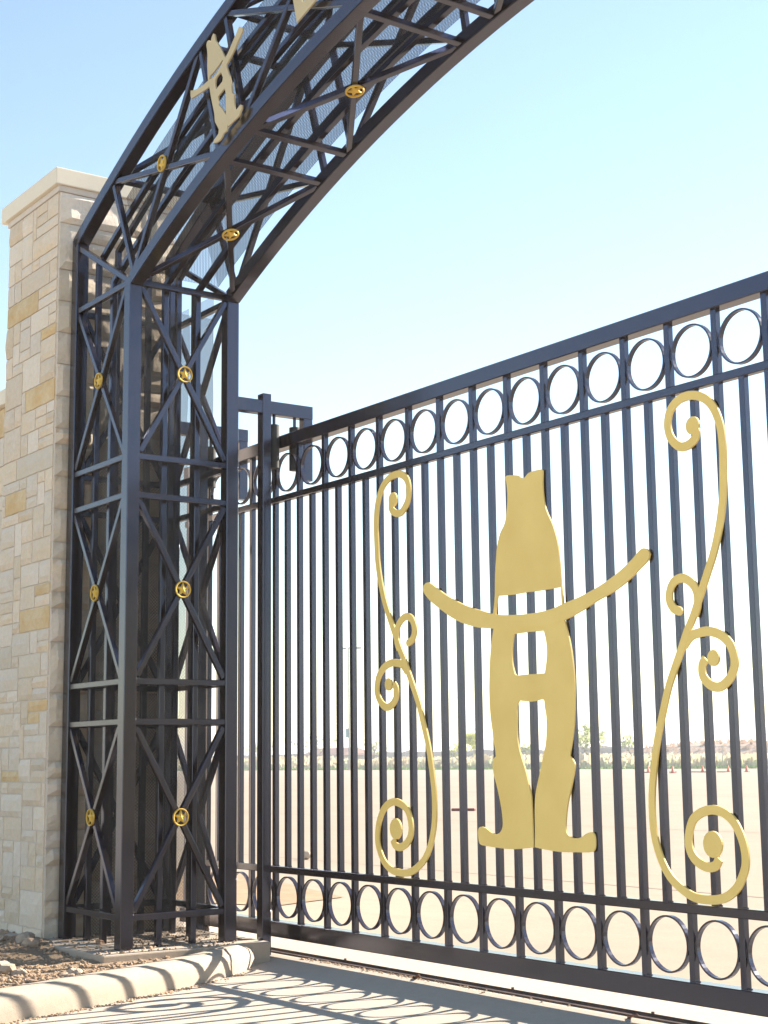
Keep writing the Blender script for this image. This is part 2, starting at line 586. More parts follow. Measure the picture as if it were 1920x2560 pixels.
# single rubble stones
RK = [(-10.3426, 4.1084, 0.0869, 'largest pale rubble rock near the kerb at the left edge'),
      (-10.2404, 4.18, 0.0511, 'pale rock touching the largest rubble rock by the kerb'),
      (-11.7019, 4.8238, 0.0766, 'flat whitish rock in the shade before the stone pier'),
      (-11.4464, 4.7625, 0.0613, 'whitish shaded rock to the right of the flat one before the pier'),
      (-11.9063, 4.7012, 0.046, 'small whitish rock before the stone pier corner'),
      (-11.9778, 4.9669, 0.0358, 'small rounded rock at the foot of the stone pier corner'),
      (-12.3662, 4.8852, 0.0388, 'small pinkish rock against the stone pier front'),
      (-10.0463, 4.5172, 0.0409, 'upright pale rock beside the footing pad corner'),
      (-10.1382, 4.5172, 0.0347, 'reddish rock heaped left of the upright pale rock'),
      (-10.0769, 4.4355, 0.0327, 'tan rock heaped in front of the upright pale rock'),
      (-9.9747, 4.4253, 0.0307, 'brownish rock by the kerb below the footing pad corner'),
      (-10.1996, 4.5683, 0.0307, 'grey rock at the back of the heap by the footing pad'),
      (-11.1602, 5.1918, 0.0368, 'dark brown rock between the column posts on the pad'),
      (-10.7514, 5.2326, 0.0286, 'whitish rock on the pad just right of the corner post')]
for i, (x, y, r, lab) in enumerate(RK):
    v, f = rock_data(r, 20 + i, 2, 0.72)
    z = (0.126 if (x > -12.46 and x < -10.46 and y > 4.89) else bed_h(x, y)) + r * 0.32
    o = link('rock', mesh('rock', v, f), ROCKM if i != 12 else WOOD, None,
             Matrix.Translation((x, y, z)) @ Matrix.Rotation(i * 1.3, 4, 'Z'))
    tag(o, lab, 'rock', 'rubble rocks in the gravel bed')
o = bar('wood_strip', (-10.15, 4.11, 0.088), (-9.83, 4.14, 0.078), 0.035, 0.012, (0.1, 0, 1), None, WOOD, 0.002)
tag(o, 'thin brown wood strip lying on the gravel by the kerb', 'wood strip')

# ------------------------------------------------------------------ stone pier
def ashlar(W, H, nx, nz, seeds, R):
    """random ashlar rectangles on a grid; returns (u0,u1,v0,v1,kind)"""
    cu, cz = W / nx, H / nz
    occ = [[False] * nx for _ in range(nz)]
    out = []
    def put(i, j, w, h, kind):
        for b in range(j, j + h):
            for a in range(i, i + w): occ[b][a] = True
        out.append((i * cu, (i + w) * cu, j * cz, (j + h) * cz, kind))
    for (u0, u1, v0, v1, kind) in seeds:
        i, j = max(0, round(u0 / cu)), round(v0 / cz)
        w, h = max(2, min(nx - i, round((u1 - u0) / cu))), max(1, round((v1 - v0) / cz))
        if all(not occ[b][a] for b in range(j, j + h) for a in range(i, i + w)): put(i, j, w, h, kind)
    for j in range(nz):
        i = 0
        while i < nx:
            if occ[j][i]: i += 1; continue
            run = 0
            while i + run < nx and not occ[j][i + run]: run += 1
            h = R.choice((1, 1, 2, 2, 2, 3))
            w = R.choice((2, 3, 3, 4, 5, 6)) if h > 1 else R.choice((3, 4, 5, 6))
            w = min(w, run)
            if run - w == 1: w = run if w < 6 else w - 1
            w = max(1, w)
            while h > 1 and (j + h > nz or any(occ[b][a] for b in range(j, j + h) for a in range(i, i + w))): h -= 1
            # avoid slivers one cell high when the cells above are a single free row
            put(i, j, w, h, None)
            i += w
    return out

def stone_mesh(w, h, depth, amp, seed, round_=0.006):
    """stone with its face looking to local -y; origin at lower left of the face"""
    st = 0.07 if amp < 0.015 else 0.04
    nu, nv = max(2, min(7, int(w / st))), max(2, min(6, int(h / st)))
    off = Vector((seed * 1.91, seed * 0.77, 0))
    vs_, fs = [], []
    for j in range(nv + 1):
        for i in range(nu + 1):
            u, v = i / nu, j / nv
            edge = (i in (0, nu)) or (j in (0, nv))
            d = 0.0 if edge else amp * (0.8 + 1.0 * noise.noise(Vector((u * w * 7, v * h * 7, seed)) + off))
            x = u * w; z = v * h
            if edge:
                x += 0.006 * noise.noise(Vector((v * 5, u * 5, seed))); z += 0.006 * noise.noise(Vector((u * 5, v * 5, seed + 4)))
                d = -round_
            vs_.append((x, -d, z))
    def id_(i, j): return j * (nu + 1) + i
    for j in range(nv):
        for i in range(nu): fs.append((id_(i, j), id_(i + 1, j), id_(i + 1, j + 1), id_(i, j + 1)))
    ring = [id_(i, 0) for i in range(nu)] + [id_(nu, j) for j in range(nv)] + [id_(i, nv) for i in range(nu, 0, -1)] + [id_(0, j) for j in range(nv, 0, -1)]
    b = len(vs_)
    for q in ring: vs_.append((vs_[q][0], depth, vs_[q][2]))
    k = len(ring)
    for t in range(k): fs.append((ring[(t + 1) % k], ring[t], b + t, b + (t + 1) % k))
    return mesh('stone', vs_, fs)

PX0, PX1, PY0, PY1, PZ1 = -12.9249, -11.8041, 4.9983, 6.10, 6.2815
KIND = {'tan': ST_TAN, 'cream': ST_CREAM, 'grey': ST_GREY, 'white': ST_WHITE}
def pick(R, face):
    t = R.random()
    if face == 'front':
        return ST_CREAM if t < .50 else ST_WHITE if t < .90 else ST_TAN if t < .92 else ST_GREY
    return ST_GREY if t < .50 else ST_CREAM if t < .8 else ST_WHITE

pier = thing('stone_pier', 'tall cream limestone pier with a flat cap beside the steel column', 'stone pier', (-12.35, 5.55, 0.0))
bevel_box('mortar_core', PX0 + 0.016, PX1 - 0.016, PY0 + 0.016, PY1 - 0.016, -0.05, PZ1, MORTAR, pier, 0)
SEEDS = [(-12.9249, -12.1979, 5.3122, 5.5192, 'tan'),
         (-12.2888, -11.8243, 5.9786, 6.0644, 'white'),
         (-12.4806, -11.8041, 4.4286, 4.6306, 'tan'),
         (-12.6018, -11.8041, 3.8632, 4.05, 'grey'),
         (-12.8845, -12.4201, 3.6208, 3.8076, 'tan'),
         (-12.3494, -11.8041, 5.7817, 5.9281, 'cream'),
         (-12.6473, -12.0262, 5.5495, 5.7413, 'cream'),
         (-12.2131, -11.8243, 3.1614, 3.3785, 'cream'),
         (-12.4604, -11.8142, 2.5757, 2.8029, 'tan'),
         (-12.208, -11.8495, 1.8891, 1.98, 'tan'),
         (-12.7836, -12.4201, 1.366, 1.465, 'tan'),
         (-12.3342, -11.8041, 1.5003, 1.7174, 'white'),
         (-12.314, -11.8849, 1.1671, 1.3337, 'cream')]
R = random.Random(11)
seeds = [(a - PX0, b - PX0, c, d, kk) for a, b, c, d, kk in SEEDS]
J = 0.0060
for q, (u0, u1, v0, v1, kind) in enumerate(ashlar(PX1 - PX0 - 0.024, PZ1, 14, 66, seeds, R)):
    m = KIND[kind] if kind else pick(R, 'front')
    amp = 0.013 if m is ST_TAN else R.choice((0.006, 0.011, 0.017))
    s = stone_mesh(u1 - u0 - 2 * J, v1 - v0 - 2 * J, 0.075, amp, q)
    link('stone', s, m, pier, Matrix.Translation((PX0 + u0 + J, PY0, v0 + J)))
for q, (u0, u1, v0, v1, kind) in enumerate(ashlar(PY1 - PY0 - 0.012, PZ1, 9, 46, [], R)):
    m = pick(R, 'side')
    s = stone_mesh(u1 - u0 - 2 * J, v1 - v0 - 2 * J, 0.07, R.uniform(0.010, 0.028), 300 + q, 0.004)
    link('stone', s, m, pier, Matrix.Translation((PX1, PY0 + 0.012 + u0 + J, v0 + J)) @ Matrix.Rotation(PI / 2, 4, 'Z'))
# the two sides turned away: one joined skin
vs_, fs = [], []
for (side, W) in (('back', PX1 - PX0 - 0.02), ('left', PY1 - PY0 - 0.1)):
    for q, (u0, u1, v0, v1, kind) in enumerate(ashlar(W, PZ1, 7, 34, [], R)):
        s = stone_mesh(u1 - u0 - 2 * J, v1 - v0 - 2 * J, 0.05, 0.01, 700 + q)
        mt = (Matrix.Translation((PX1 - 0.01 - u0 - J, PY1, v0 + J)) @ Matrix.Rotation(PI, 4, 'Z')) if side == 'back' else \
             (Matrix.Translation((PX0, PY1 - 0.01 - u0 - J, v0 + J)) @ Matrix.Rotation(-PI / 2, 4, 'Z'))
        b = len(vs_)
        vs_ += [mt @ v.co for v in s.vertices]
        fs += [tuple(i + b for i in p.vertices) for p in s.polygons]
        bpy.data.meshes.remove(s)
link('stone_backing', mesh('stone_backing', vs_, fs), ST_CREAM, pier)
bevel_box('cap', PX0 - 0.085, PX1 + 0.03, PY0 - 0.045, PY1 + 0.085, PZ1 + 0.052, PZ1 + 0.200, CAPST, pier, 0.008, 2)
bevel_box('cap_bed', PX0 - 0.02, PX1 + 0.006, PY0 - 0.006, PY1 + 0.02, PZ1, PZ1 + 0.052, MORTAR, pier, 0.004, 1)

# lower wall behind the pier, only a sliver shows
wall = thing('stone_wall', 'lower limestone wall running off behind the tall pier', 'stone wall', (-15.5, 5.6, 0))
bevel_box('mortar_core', -18.3, PX0 - 0.005, 5.42, 5.92, -0.05, 4.87, MORTAR, wall, 0)
for q, (u0, u1, v0, v1, kind) in enumerate(ashlar(5.2, 4.87, 30, 34, [], R)):
    s = stone_mesh(u1 - u0 - 2 * J, v1 - v0 - 2 * J, 0.06, 0.006, 900 + q)
    link('stone', s, pick(R, 'front'), wall, Matrix.Translation((-18.29 + u0 + J, 5.40, v0 + J)))
bevel_box('cap', -18.4, PX0 - 0.01, 5.34, 6.0, 4.872, 5.02, CAPST, wall, 0.01, 2)

# ------------------------------------------------------------------ entrance arch
XC, ZC, RI, RO = -5.621, -5.6022, 11.8756, 12.9896      # centre and radii of the arch
YF, YB = 5.1049, 6.0809                             # front and back planes
XL, XR = -11.753, -10.6288                          # outer and inner sides of the column
C = 0.107                                        # chord / post size
BW = 0.046                                       # rails and braces
arch = thing('entrance_arch', 'black steel lattice arch on box columns with gold stars spanning the gateway', 'arch', (-11.1909, 5.5903, 0.126))

def polar(r, th): return Vector((XC + r * math.sin(th), 0, ZC + r * math.cos(th)))
def at(p, y): return Vector((p.x, y, p.z))
def mir(x): return 2 * XC - x

def post(x, y, z1, mir_=False):
    xx = mir(x) if mir_ else x
    bar('post', (xx, y, 0.126), (xx, y, z1), C, C, (0, -1, 0), arch, ch=0.006)

zi0 = ZC + math.sqrt(RI ** 2 - (XR - XC) ** 2)          # inner chord foot
zo0 = ZC + math.sqrt(RO ** 2 - (XL - XC) ** 2)
for mr in (False, True):
    for y in (YF + C / 2, YB - C / 2):
        post(XR - C / 2, y, zi0 + 0.075, mr)
        post(XL + C / 2, y, zo0 - 0.01, mr)

# curved chords
def chord(r0, r1, y0, y1, th0, th1, name='chord', n=44):
    path, fr = [], []
    for i in range(n + 1):
        th = th0 + (th1 - th0) * i / n
        path.append(at(polar((r0 + r1) / 2, th), (y0 + y1) / 2))
        fr.append((Vector((math.sin(th), 0, math.cos(th))), Vector((0, 1, 0))))
    a, b, c = (r1 - r0) / 2, (y1 - y0) / 2, 0.006 if (y1 - y0) > 0.06 else 0.004
    prof = [(-a, -b + c), (-a, b - c), (-a + c, b), (a - c, b), (a, b - c), (a, -b + c), (a - c, -b), (-a + c, -b)]
    return sweep(name, path, fr, prof, METAL, arch)
THI = math.asin((XR + 0.012 - XC) / RI)
THO = math.asin((XL + 0.012 - XC) / RO)
for y0 in (YF, YB - C):
    chord(RI, RI + C, y0, y0 + C, THI, -THI)
    chord(RO - C, RO, y0, y0 + C, THO, -THO)

def rail(p, q, n): bar('rail', p, q, BW, BW - 0.001, n, arch)
def brace(p, q, n, second): bar('brace', p, q, BW - 0.003, BW - (0.006 if second else 0.0), n, arch)

LEV = [0.3561, 1.7869, 2.0884, 3.5141, 3.8155, 5.2055]
REC = 0.012 + BW / 2
faces = {'front': (YF + REC, 'y', (0, -1, 0)), 'back': (YB - REC, 'y', (0, 1, 0)),
         'inner': (XR - REC, 'x', (1, 0, 0)), 'outer': (XL + REC, 'x', (-1, 0, 0))}
for mr in (False, True):
    for fn, (pos, ax, nn) in faces.items():
        def P(s, z):
            if ax == 'y': v = (XL + C + s * (XR - XL - 2 * C), pos, z)
            else: v = (pos, YF + C + s * (YB - YF - 2 * C), z)
            return Vector((mir(v[0]), v[1], v[2])) if mr else Vector(v)
        n2 = (-nn[0], nn[1], nn[2]) if mr else nn
        for z in LEV: rail(P(0, z), P(1, z), n2)
        for k in range(0, 6, 2):
            a, b = LEV[k] + BW / 2, LEV[k + 1] - BW / 2
            brace(P(0.012, a + 0.02), P(0.988, b - 0.02), n2, False)
            brace(P(0.012, b - 0.02), P(0.988, a + 0.02), n2, True)
    # tie from the outer post head to the foot of the inner chord
    for y, nn in ((YF + REC, (0, -1, 0)), (YB - REC, (0, 1, 0))):
        a, b = Vector((XL + C, y, zo0 - 0.10)), Vector((XR - C * 0.8, y, zi0 + 0.06))
        if mr: a.x, b.x = mir(a.x), mir(b.x)
        bar('tie', a, b, BW, BW - 0.002, nn, arch)

# lattice along the arch
NODES = [(-24.7, -17.75), (-16.0, -9.25), (-7.6, -0.85), (0.85, 7.6), (9.25, 16.0), (17.75, 24.7)]
rad = math.radians
for a, b in NODES:
    a, b = rad(a), rad(b)
    for y, nn in ((YF + REC, (0, -1, 0)), (YB - REC, (0, 1, 0))):
        ri, ro = RI + C, RO - C
        for t in (a, b):
            bar('tie', at(polar(ri - 0.01, t), y), at(polar(ro + 0.01, t), y), BW, BW - 0.002, nn, arch)
        e = rad(0.18)
        brace(at(polar(ri - 0.005, a + e), y), at(polar(ro + 0.005, b - e), y), nn, False)
        brace(at(polar(ro + 0.005, a + e), y), at(polar(ri - 0.005, b - e), y), nn, True)
    for r, sg in ((RI + REC, -1), (RO - REC, 1)):
        for t in (a, b):
            if sg < 0 and abs(abs(t) - rad(24.7)) < 1e-6: continue     # the column's own top rail closes this end
            nn = polar(1, t) - polar(0, t)
            rail(at(polar(r, t), YF + C), at(polar(r, t), YB - C), nn * sg)
        tm = (a + b) / 2
        nn = (polar(1, tm) - polar(0, tm)) * sg
        e = rad(0.2)
        # straight braces chord the shallow curve
        brace(at(polar(r, a + e), YF + C - 0.004), at(polar(r, b - e), YB - C + 0.004), nn, False)
        brace(at(polar(r, b - e), YF + C - 0.004), at(polar(r, a + e), YB - C + 0.004), nn, True)

# inner cage bars and wire screen
INS = 0.118
FR = (RI + 0.36 * (RO - RI), RI + 0.66 * (RO - RI))     # bars of the front and back cage along the arch
def zat(r, x): return ZC + math.sqrt(r * r - (x - XC) ** 2)
for mr in (False, True):
    for s, r in zip((0.20, 0.53), (FR[1], FR[0])):
        x0 = XL + INS + s * 0.89 - 0.01
        x = mir(x0) if mr else x0
        for y in (YF + INS, YB - INS): bar('inner_bar', (x, y, 0.126), (x, y, zat(r, x0) + 0.012), BW, BW, (0, -1, 0), arch)
    for y in (5.4728, 5.761):
        for x, r in ((XR - INS - 0.005, RI + INS), (XL + INS + 0.005, RO - INS)):
            xx = mir(x) if mr else x
            bar('inner_bar', (xx, y, 0.126), (xx, y, zat(r, x) + 0.012), BW, BW, (1, 0, 0), arch)
for r, q in ((RI + INS, 5.4728), (RI + INS, 5.761), (RO - INS, 5.4728), (RO - INS, 5.761)):
    t = math.asin(((XR - INS - 0.005 if r < 12.4 else XL + INS + 0.005) - XC) / r)
    chord(r - BW / 2, r + BW / 2, q - BW / 2 + 0.0005, q + BW / 2 - 0.0005, t, -t, 'inner_bar', 40)
for y in (YF + INS, YB - INS):
    for s, rr in zip((0.53, 0.20), FR):
        t = math.asin((XL + INS + s * 0.89 - 0.01 - XC) / rr)
        chord(rr - BW / 2, rr + BW / 2, y - BW / 2 + 0.0005, y + BW / 2 - 0.0005, t, -t, 'inner_bar', 40)

def screen(fn, nu, nv, seed, ragged=True, mat=None):
    """fn(u, v) -> point ; ragged strips that leave a wavy slit between them"""
    R_ = random.Random(seed)
    for (u0, u1, e0, e1) in (((0.0, 0.50, 0, 1), (0.56, 1.0, 1, 0)) if ragged else ((0.0, 1.0, 0, 0),)):
        vs_, fs = [], []
        for j in range(nv + 1):
            v = j / nv
            w0 = e0 * 0.05 * noise.noise(Vector((v * 9 + seed, 2.2, seed))) + e0 * 0.02 * noise.noise(Vector((v * 40, seed, 1)))
            w1 = e1 * 0.07 * noise.noise(Vector((v * 9 + seed, 7.7, seed))) + e1 * 0.02 * noise.noise(Vector((v * 40, seed, 5)))
            for i in range(nu + 1):
                u = (u0 + w0) + (u1 + w1 - u0 - w0) * i / nu
                vs_.append(fn(u, v))
        for j in range(nv):
            for i in range(nu):
                k = j * (nu + 1) + i
                fs.append((k, k + 1, k + nu + 2, k + nu + 1))
        link('wire_screen', mesh('wire_screen', vs_, fs, True), mat or MESH, arch)
SI = 0.153
for mr in (False, True):
    X = (lambda x: mir(x)) if mr else (lambda x: x)
    def buck(u, v, s): return 0.012 * noise.noise(Vector((u * 3, v * 14, s)))
    screen(lambda u, v: (X(XL + SI + u * (XR - XL - 2 * SI)), YF + SI + buck(u, v, 1), 0.15 + v * 5.1), 4, 70, 1)
    screen(lambda u, v: (X(XL + SI + u * (XR - XL - 2 * SI)), YB - SI + buck(u, v, 2), 0.15 + v * 5.1), 4, 70, 2)
    screen(lambda u, v: (X(XR - SI + buck(u, v, 3)), YF + SI + u * (YB - YF - 2 * SI), 0.15 + v * 4.9), 4, 70, 3)
    screen(lambda u, v: (X(XL + SI + buck(u, v, 4)), YF + SI + u * (YB - YF - 2 * SI), 0.15 + v * 5.5), 4, 70, 4)
TA = rad(25)
def arch_pt(r, y, v):
    q = polar(r, -TA + 2 * TA * v); return (q.x, y, q.z)
screen(lambda u, v: arch_pt(RI + SI, YF + SI + u * (YB - YF - 2 * SI), v), 4, 90, 5, False, MESH_A)
screen(lambda u, v: arch_pt(RO - SI, YF + SI + u * (YB - YF - 2 * SI), v), 4, 90, 6, False, MESH_A)
screen(lambda u, v: arch_pt(RI + SI + u * (RO - RI - 2 * SI), YF + SI, v), 4, 90, 7, False, MESH_A)
screen(lambda u, v: arch_pt(RI + SI + u * (RO - RI - 2 * SI), YB - SI, v), 4, 90, 8, False, MESH_A)

# star medallions
def medal_meshes():
    r0, r1, d = 0.0555, 0.066, 0.012
    n = 32
    vs_, fs = [], []
    for i in range(n):
        a = 2 * PI * i / n
        c, s = math.cos(a), math.sin(a)
        for (r, z) in ((r0, 0), (r0, d), (r1 - .003, d + .002), (r1, d - .003), (r1, 0)): vs_.append((r * c, r * s, z))
    for i in range(n):
        j = (i + 1) % n
        for k in range(5): fs.append((i * 5 + k, i * 5 + (k + 1) % 5, j * 5 + (k + 1) % 5, j * 5 + k))
    ring = mesh('medallion', vs_, fs)
    bm = bmesh.new(); bm.from_mesh(ring); bmesh.ops.recalc_face_normals(bm, faces=bm.faces); bm.to_mesh(ring); bm.free()
    ring.materials.append(BRASS)
    sv = [(0, 0, 0.017)]
    for i in range(10):
        a = PI / 2 + i * PI / 5
        r = 0.0575 if i % 2 == 0 else 0.0255
        sv.append((r * math.cos(a), r * math.sin(a), 0.006))
    for i in range(10): sv.append((sv[1 + i][0], sv[1 + i][1], -0.004))
    sf = []
    for i in range(10):
        j = (i + 1) % 10
        sf.append((0, 1 + i, 1 + j)); sf.append((1 + j, 1 + i, 11 + i, 11 + j))
    star = mesh('star', sv, sf)
    star.materials.append(BRASS)
    return ring, star
RING, STAR = medal_meshes()
def medallion(pos, nrm, upv):
    z = Vector(nrm).normalized(); y = Vector(upv); y = (y - z * y.dot(z)).normalized(); x = y.cross(z)
    m = Matrix.Identity(4)
    for i in range(3): m[i][0], m[i][1], m[i][2], m[i][3] = x[i], y[i], z[i], pos[i]
    o = link('medallion', RING, None, arch, m)
    link('star', STAR, None, o, m)
for k in range(0, 6, 2):
    z = (LEV[k] + LEV[k + 1]) / 2
    for mr in (False, True):
        x = (XL + XR) / 2
        medallion(Vector((mir(x) if mr else x, YF + 0.009, z)), (0, -1, 0), (0, 0, 1))
        xi = XR - 0.009
        medallion(Vector((mir(xi) if mr else xi, (YF + YB) / 2, z)), (-1 if mr else 1, 0, 0), (0, 0, 1))
for a, b in NODES:
    t = rad((a + b) / 2)
    nn = polar(1, t) - polar(0, t)
    if abs(a) > 17 or abs(b) > 17: medallion(at(polar((RI + RO) / 2, t), YF + 0.009), (0, -1, 0), nn)   # lettering fills the middle panels
    medallion(at(polar((RI + REC) * math.cos(rad((b - a) / 2)) - BW / 2 - 0.001, t), (YF + YB) / 2), -nn, (0, 1, 0))     # on the faces of the straight braces

# emblem and lettering on the arch front
AOUT = [[-9.3401,6.6179],[-9.3298,6.6404],[-9.3043,6.6404],[-9.2746,6.6189],[-9.2583,6.6516],[-9.2399,6.6659],[-9.2205,6.6526],[-9.2,6.5944],[-9.1551,6.5433],[-9.1101,6.4819],[-9.0784,6.4329],[-9.059,6.4094],[-9.01,6.439],[-8.9609,6.484],[-8.9118,6.5228],[-8.8628,6.5647],[-8.8148,6.531],[-8.8148,6.5116],[-8.8628,6.4768],[-8.9231,6.4237],[-8.9844,6.3828],[-9.0457,6.3481],[-9.0202,6.2929],[-8.9885,6.2285],[-8.9721,6.1702],[-8.9629,6.1089],[-8.9323,6.0874],[-8.9302,6.0517],[-8.9323,6.0139],[-8.919,5.9648],[-8.8955,5.9617],[-8.8464,5.9761],[-8.8229,5.9669],[-8.825,5.9423],[-8.8699,5.9014],[-8.9435,5.8902],[-9.01,5.8759],[-9.0232,5.8994],[-9.0283,5.8687],[-9.0345,5.8524],[-9.0846,5.8503],[-9.103,5.8309],[-9.1397,5.8176],[-9.1908,5.8197],[-9.2287,5.833],[-9.2164,5.8514],[-9.1847,5.8595],[-9.153,5.8749],[-9.1479,5.9045],[-9.1796,5.9485],[-9.2052,5.9842],[-9.2123,6.0323],[-9.2195,6.0609],[-9.245,6.1294],[-9.2655,6.1896],[-9.2859,6.2571],[-9.29,6.2786],[-9.3636,6.2796],[-9.4555,6.2847],[-9.5629,6.2888],[-9.5761,6.3123],[-9.5772,6.3573],[-9.5097,6.3378],[-9.3901,6.3266],[-9.3125,6.3338],[-9.3196,6.39],[-9.3247,6.4513],[-9.3217,6.5167],[-9.3288,6.5729]]
AHOLES = [[[-9.293,6.3317],[-9.2869,6.3583],[-9.2358,6.3644],[-9.1408,6.3951],[-9.103,6.4104],[-9.0938,6.4002],[-9.1091,6.3828],[-9.1469,6.3583],[-9.2225,6.3317]],[[-9.2031,6.298],[-9.1776,6.3143],[-9.1203,6.3225],[-9.0927,6.2724],[-9.1009,6.2459],[-9.1888,6.2213],[-9.2062,6.2663]],[[-9.1633,6.158],[-9.0692,6.1815],[-9.0498,6.1355],[-9.0488,6.0568],[-9.0457,5.972],[-9.105,6.0455],[-9.1561,6.0966]]]
plate('hat_and_boots_emblem', AOUT, AHOLES, 5.0609, 0.012, GOLD2, arch, 3, 40)
def letter_l(x, z, ang, w, h, s):
    ca, sa = math.cos(ang), math.sin(ang)
    pts = [(0, 0), (w, 0), (w, s), (s, s), (s, h), (0, h)]
    return [(x + a * ca - b * sa, z + a * sa + b * ca) for a, b in pts]
plate('letter', letter_l(-8.1065, 6.2775, 0.26, 0.37, 0.61, 0.090), [], 5.064, 0.012, GOLD2, arch, 0)

# ------------------------------------------------------------------ sliding gate
GY = 6.518                    # front of the pickets
GX0, PITCH_ = -10.8343, 0.375
I0, I1 = -4, 21
gate = thing('sliding_gate', 'tall black steel sliding gate with picket bars, rings and gold cut-out emblem', 'gate', (-7.6, 6.54, 0.0))
gx0, gx1 = GX0 + I0 * PITCH_, GX0 + I1 * PITCH_ + 0.04
def gbar(name, z0, z1, y0, d): bar(name, (gx0 - 0.02, y0 + d / 2, (z0 + z1) / 2), (gx1 + 0.02, y0 + d / 2, (z0 + z1) / 2), z1 - z0, d, (0, -1, 0), gate, ch=0.005)
gbar('top_rail', 4.018, 4.125, 6.495, 0.10)
gbar('upper_rail', 3.580, 3.631, 6.512, 0.05)
gbar('lower_rail', 0.609, 0.662, 6.512, 0.05)
gbar('bottom_rail', 0.119, 0.239, 6.495, 0.105)
PW = 0.042
for k in range(I0 * 2, I1 * 2 + 1):
    x = GX0 + k * PITCH_ / 2 + PW / 2
    z0, z1 = (0.238, 4.019) if k % 2 == 0 else (0.661, 3.581)
    if k % 2 == 0:
        for a, b in ((0.238, 0.61), (0.661, 3.581), (3.630, 4.019)): pass
    bar('picket', (x, GY + PW / 2, z0), (x, GY + PW / 2, z1), PW, PW, (0, -1, 0), gate, ch=0.003)
def ring_mesh():
    n, r0, r1, d = 40, 0.149, 0.160, 0.03
    vs_, fs = [], []
    for i in range(n):
        a = 2 * PI * i / n
        for (r, y) in ((r0, -d / 2), (r1, -d / 2), (r1, d / 2), (r0, d / 2)): vs_.append((r * math.cos(a), y, r * math.sin(a)))
    for i in range(n):
        j = (i + 1) % n
        for k in range(4): fs.append((i * 4 + k, j * 4 + k, j * 4 + (k + 1) % 4, i * 4 + (k + 1) % 4))
    me = mesh('ring', vs_, fs)
    bm = bmesh.new(); bm.from_mesh(me); bmesh.ops.recalc_face_normals(bm, faces=bm.faces); bm.to_mesh(me); bm.free()
    me.materials.append(METAL)
    return me
GR = ring_mesh()
for k in range(I0, I1):
    x = GX0 + k * PITCH_ + PW + (PITCH_ - PW) / 2
    for z in (3.815, 0.428): link('ring', GR, None, gate, Matrix.Translation((x, GY + PW / 2, z)))
# weld tabs hold the rings to the pickets
vs_, fs = [], []
for k in range(I0, I1):
    for z in (3.815, 0.428):
        for x0, x1 in ((GX0 + k * PITCH_ + PW - 0.002, GX0 + k * PITCH_ + PW + 0.012), (GX0 + (k + 1) * PITCH_ - 0.012, GX0 + (k + 1) * PITCH_ + 0.002)):
            v, f = box_data(x0, x1, GY + 0.006, GY + 0.033, z - 0.022, z + 0.022)
            b = len(vs_); vs_ += v; fs += [tuple(i + b for i in q) for q in f]
tag(link('weld_tabs', mesh('weld_tabs', vs_, fs), METAL, gate), kind='stuff')
# weld beads on top of the lower rails
vs_, fs = [], []
Rw = random.Random(5)
for k in range(I0 * 2, I1 * 2 + 1):
    x = GX0 + k * PITCH_ / 2
    for z in ((0.662, 0.239) if k % 2 == 0 else (0.662,)):
        for q in range(3):
            xx = x + PW + 0.002 - 0.004 * 0 + Rw.uniform(0, .002)
            v, f = box_data(xx, xx + 0.006, GY + 0.004 + q * 0.013, GY + 0.012 + q * 0.013, z - 0.002, z + Rw.uniform(0.003, 0.007))
            b = len(vs_); vs_ += v; fs += [tuple(i + b for i in w) for w in f]
tag(link('weld_beads', mesh('weld_beads', vs_, fs), METAL, gate), kind='stuff')

# hat and boots emblem on the gate
emb = plate('gate_emblem', [[-8.705,2.71],[-8.662,2.707],[-8.571,2.656],[-8.456,2.594],[-8.328,2.538],[-8.202,2.492],[-8.093,2.463],[-7.949,2.425],[-7.792,2.407],[-7.632,2.4],[-7.49,2.402],[-7.364,2.414],[-7.267,2.436],[-7.158,2.455],[-7.025,2.487],[-6.894,2.528],[-6.765,2.581],[-6.65,2.643],[-6.586,2.688],[-6.549,2.701],[-6.514,2.689],[-6.495,2.66],[-6.511,2.627],[-6.592,2.576],[-6.693,2.517],[-6.821,2.464],[-6.95,2.427],[-7.096,2.377],[-7.261,2.332],[-7.437,2.313],[-7.636,2.311],[-7.81,2.317],[-7.967,2.332],[-8.128,2.351],[-8.284,2.39],[-8.412,2.44],[-8.525,2.5],[-8.64,2.566],[-8.707,2.618],[-8.74,2.657],[-8.736,2.692]], [], 6.4985, 0.012, GOLD, gate, 4)
emb.name = 'hat_brim'
plate('hat_crown', [[-7.806,3.326],[-7.795,3.335],[-7.742,3.33],[-7.669,3.316],[-7.647,3.299],[-7.626,3.288],[-7.608,3.296],[-7.574,3.316],[-7.523,3.323],[-7.448,3.322],[-7.43,3.312],[-7.435,3.21],[-7.425,3.105],[-7.4,3.036],[-7.348,2.944],[-7.311,2.837],[-7.295,2.725],[-7.284,2.567],[-7.275,2.493],[-7.27,2.429],[-7.284,2.425],[-7.288,2.476],[-7.289,2.542],[-7.456,2.538],[-7.626,2.54],[-7.773,2.538],[-7.914,2.544],[-7.93,2.487],[-7.945,2.416],[-7.968,2.431],[-7.954,2.499],[-7.944,2.566],[-7.938,2.681],[-7.925,2.786],[-7.91,2.872],[-7.877,2.955],[-7.826,3.017],[-7.806,3.082],[-7.792,3.168],[-7.793,3.255]], [], 6.500, 0.011, GOLD, gate, 4)
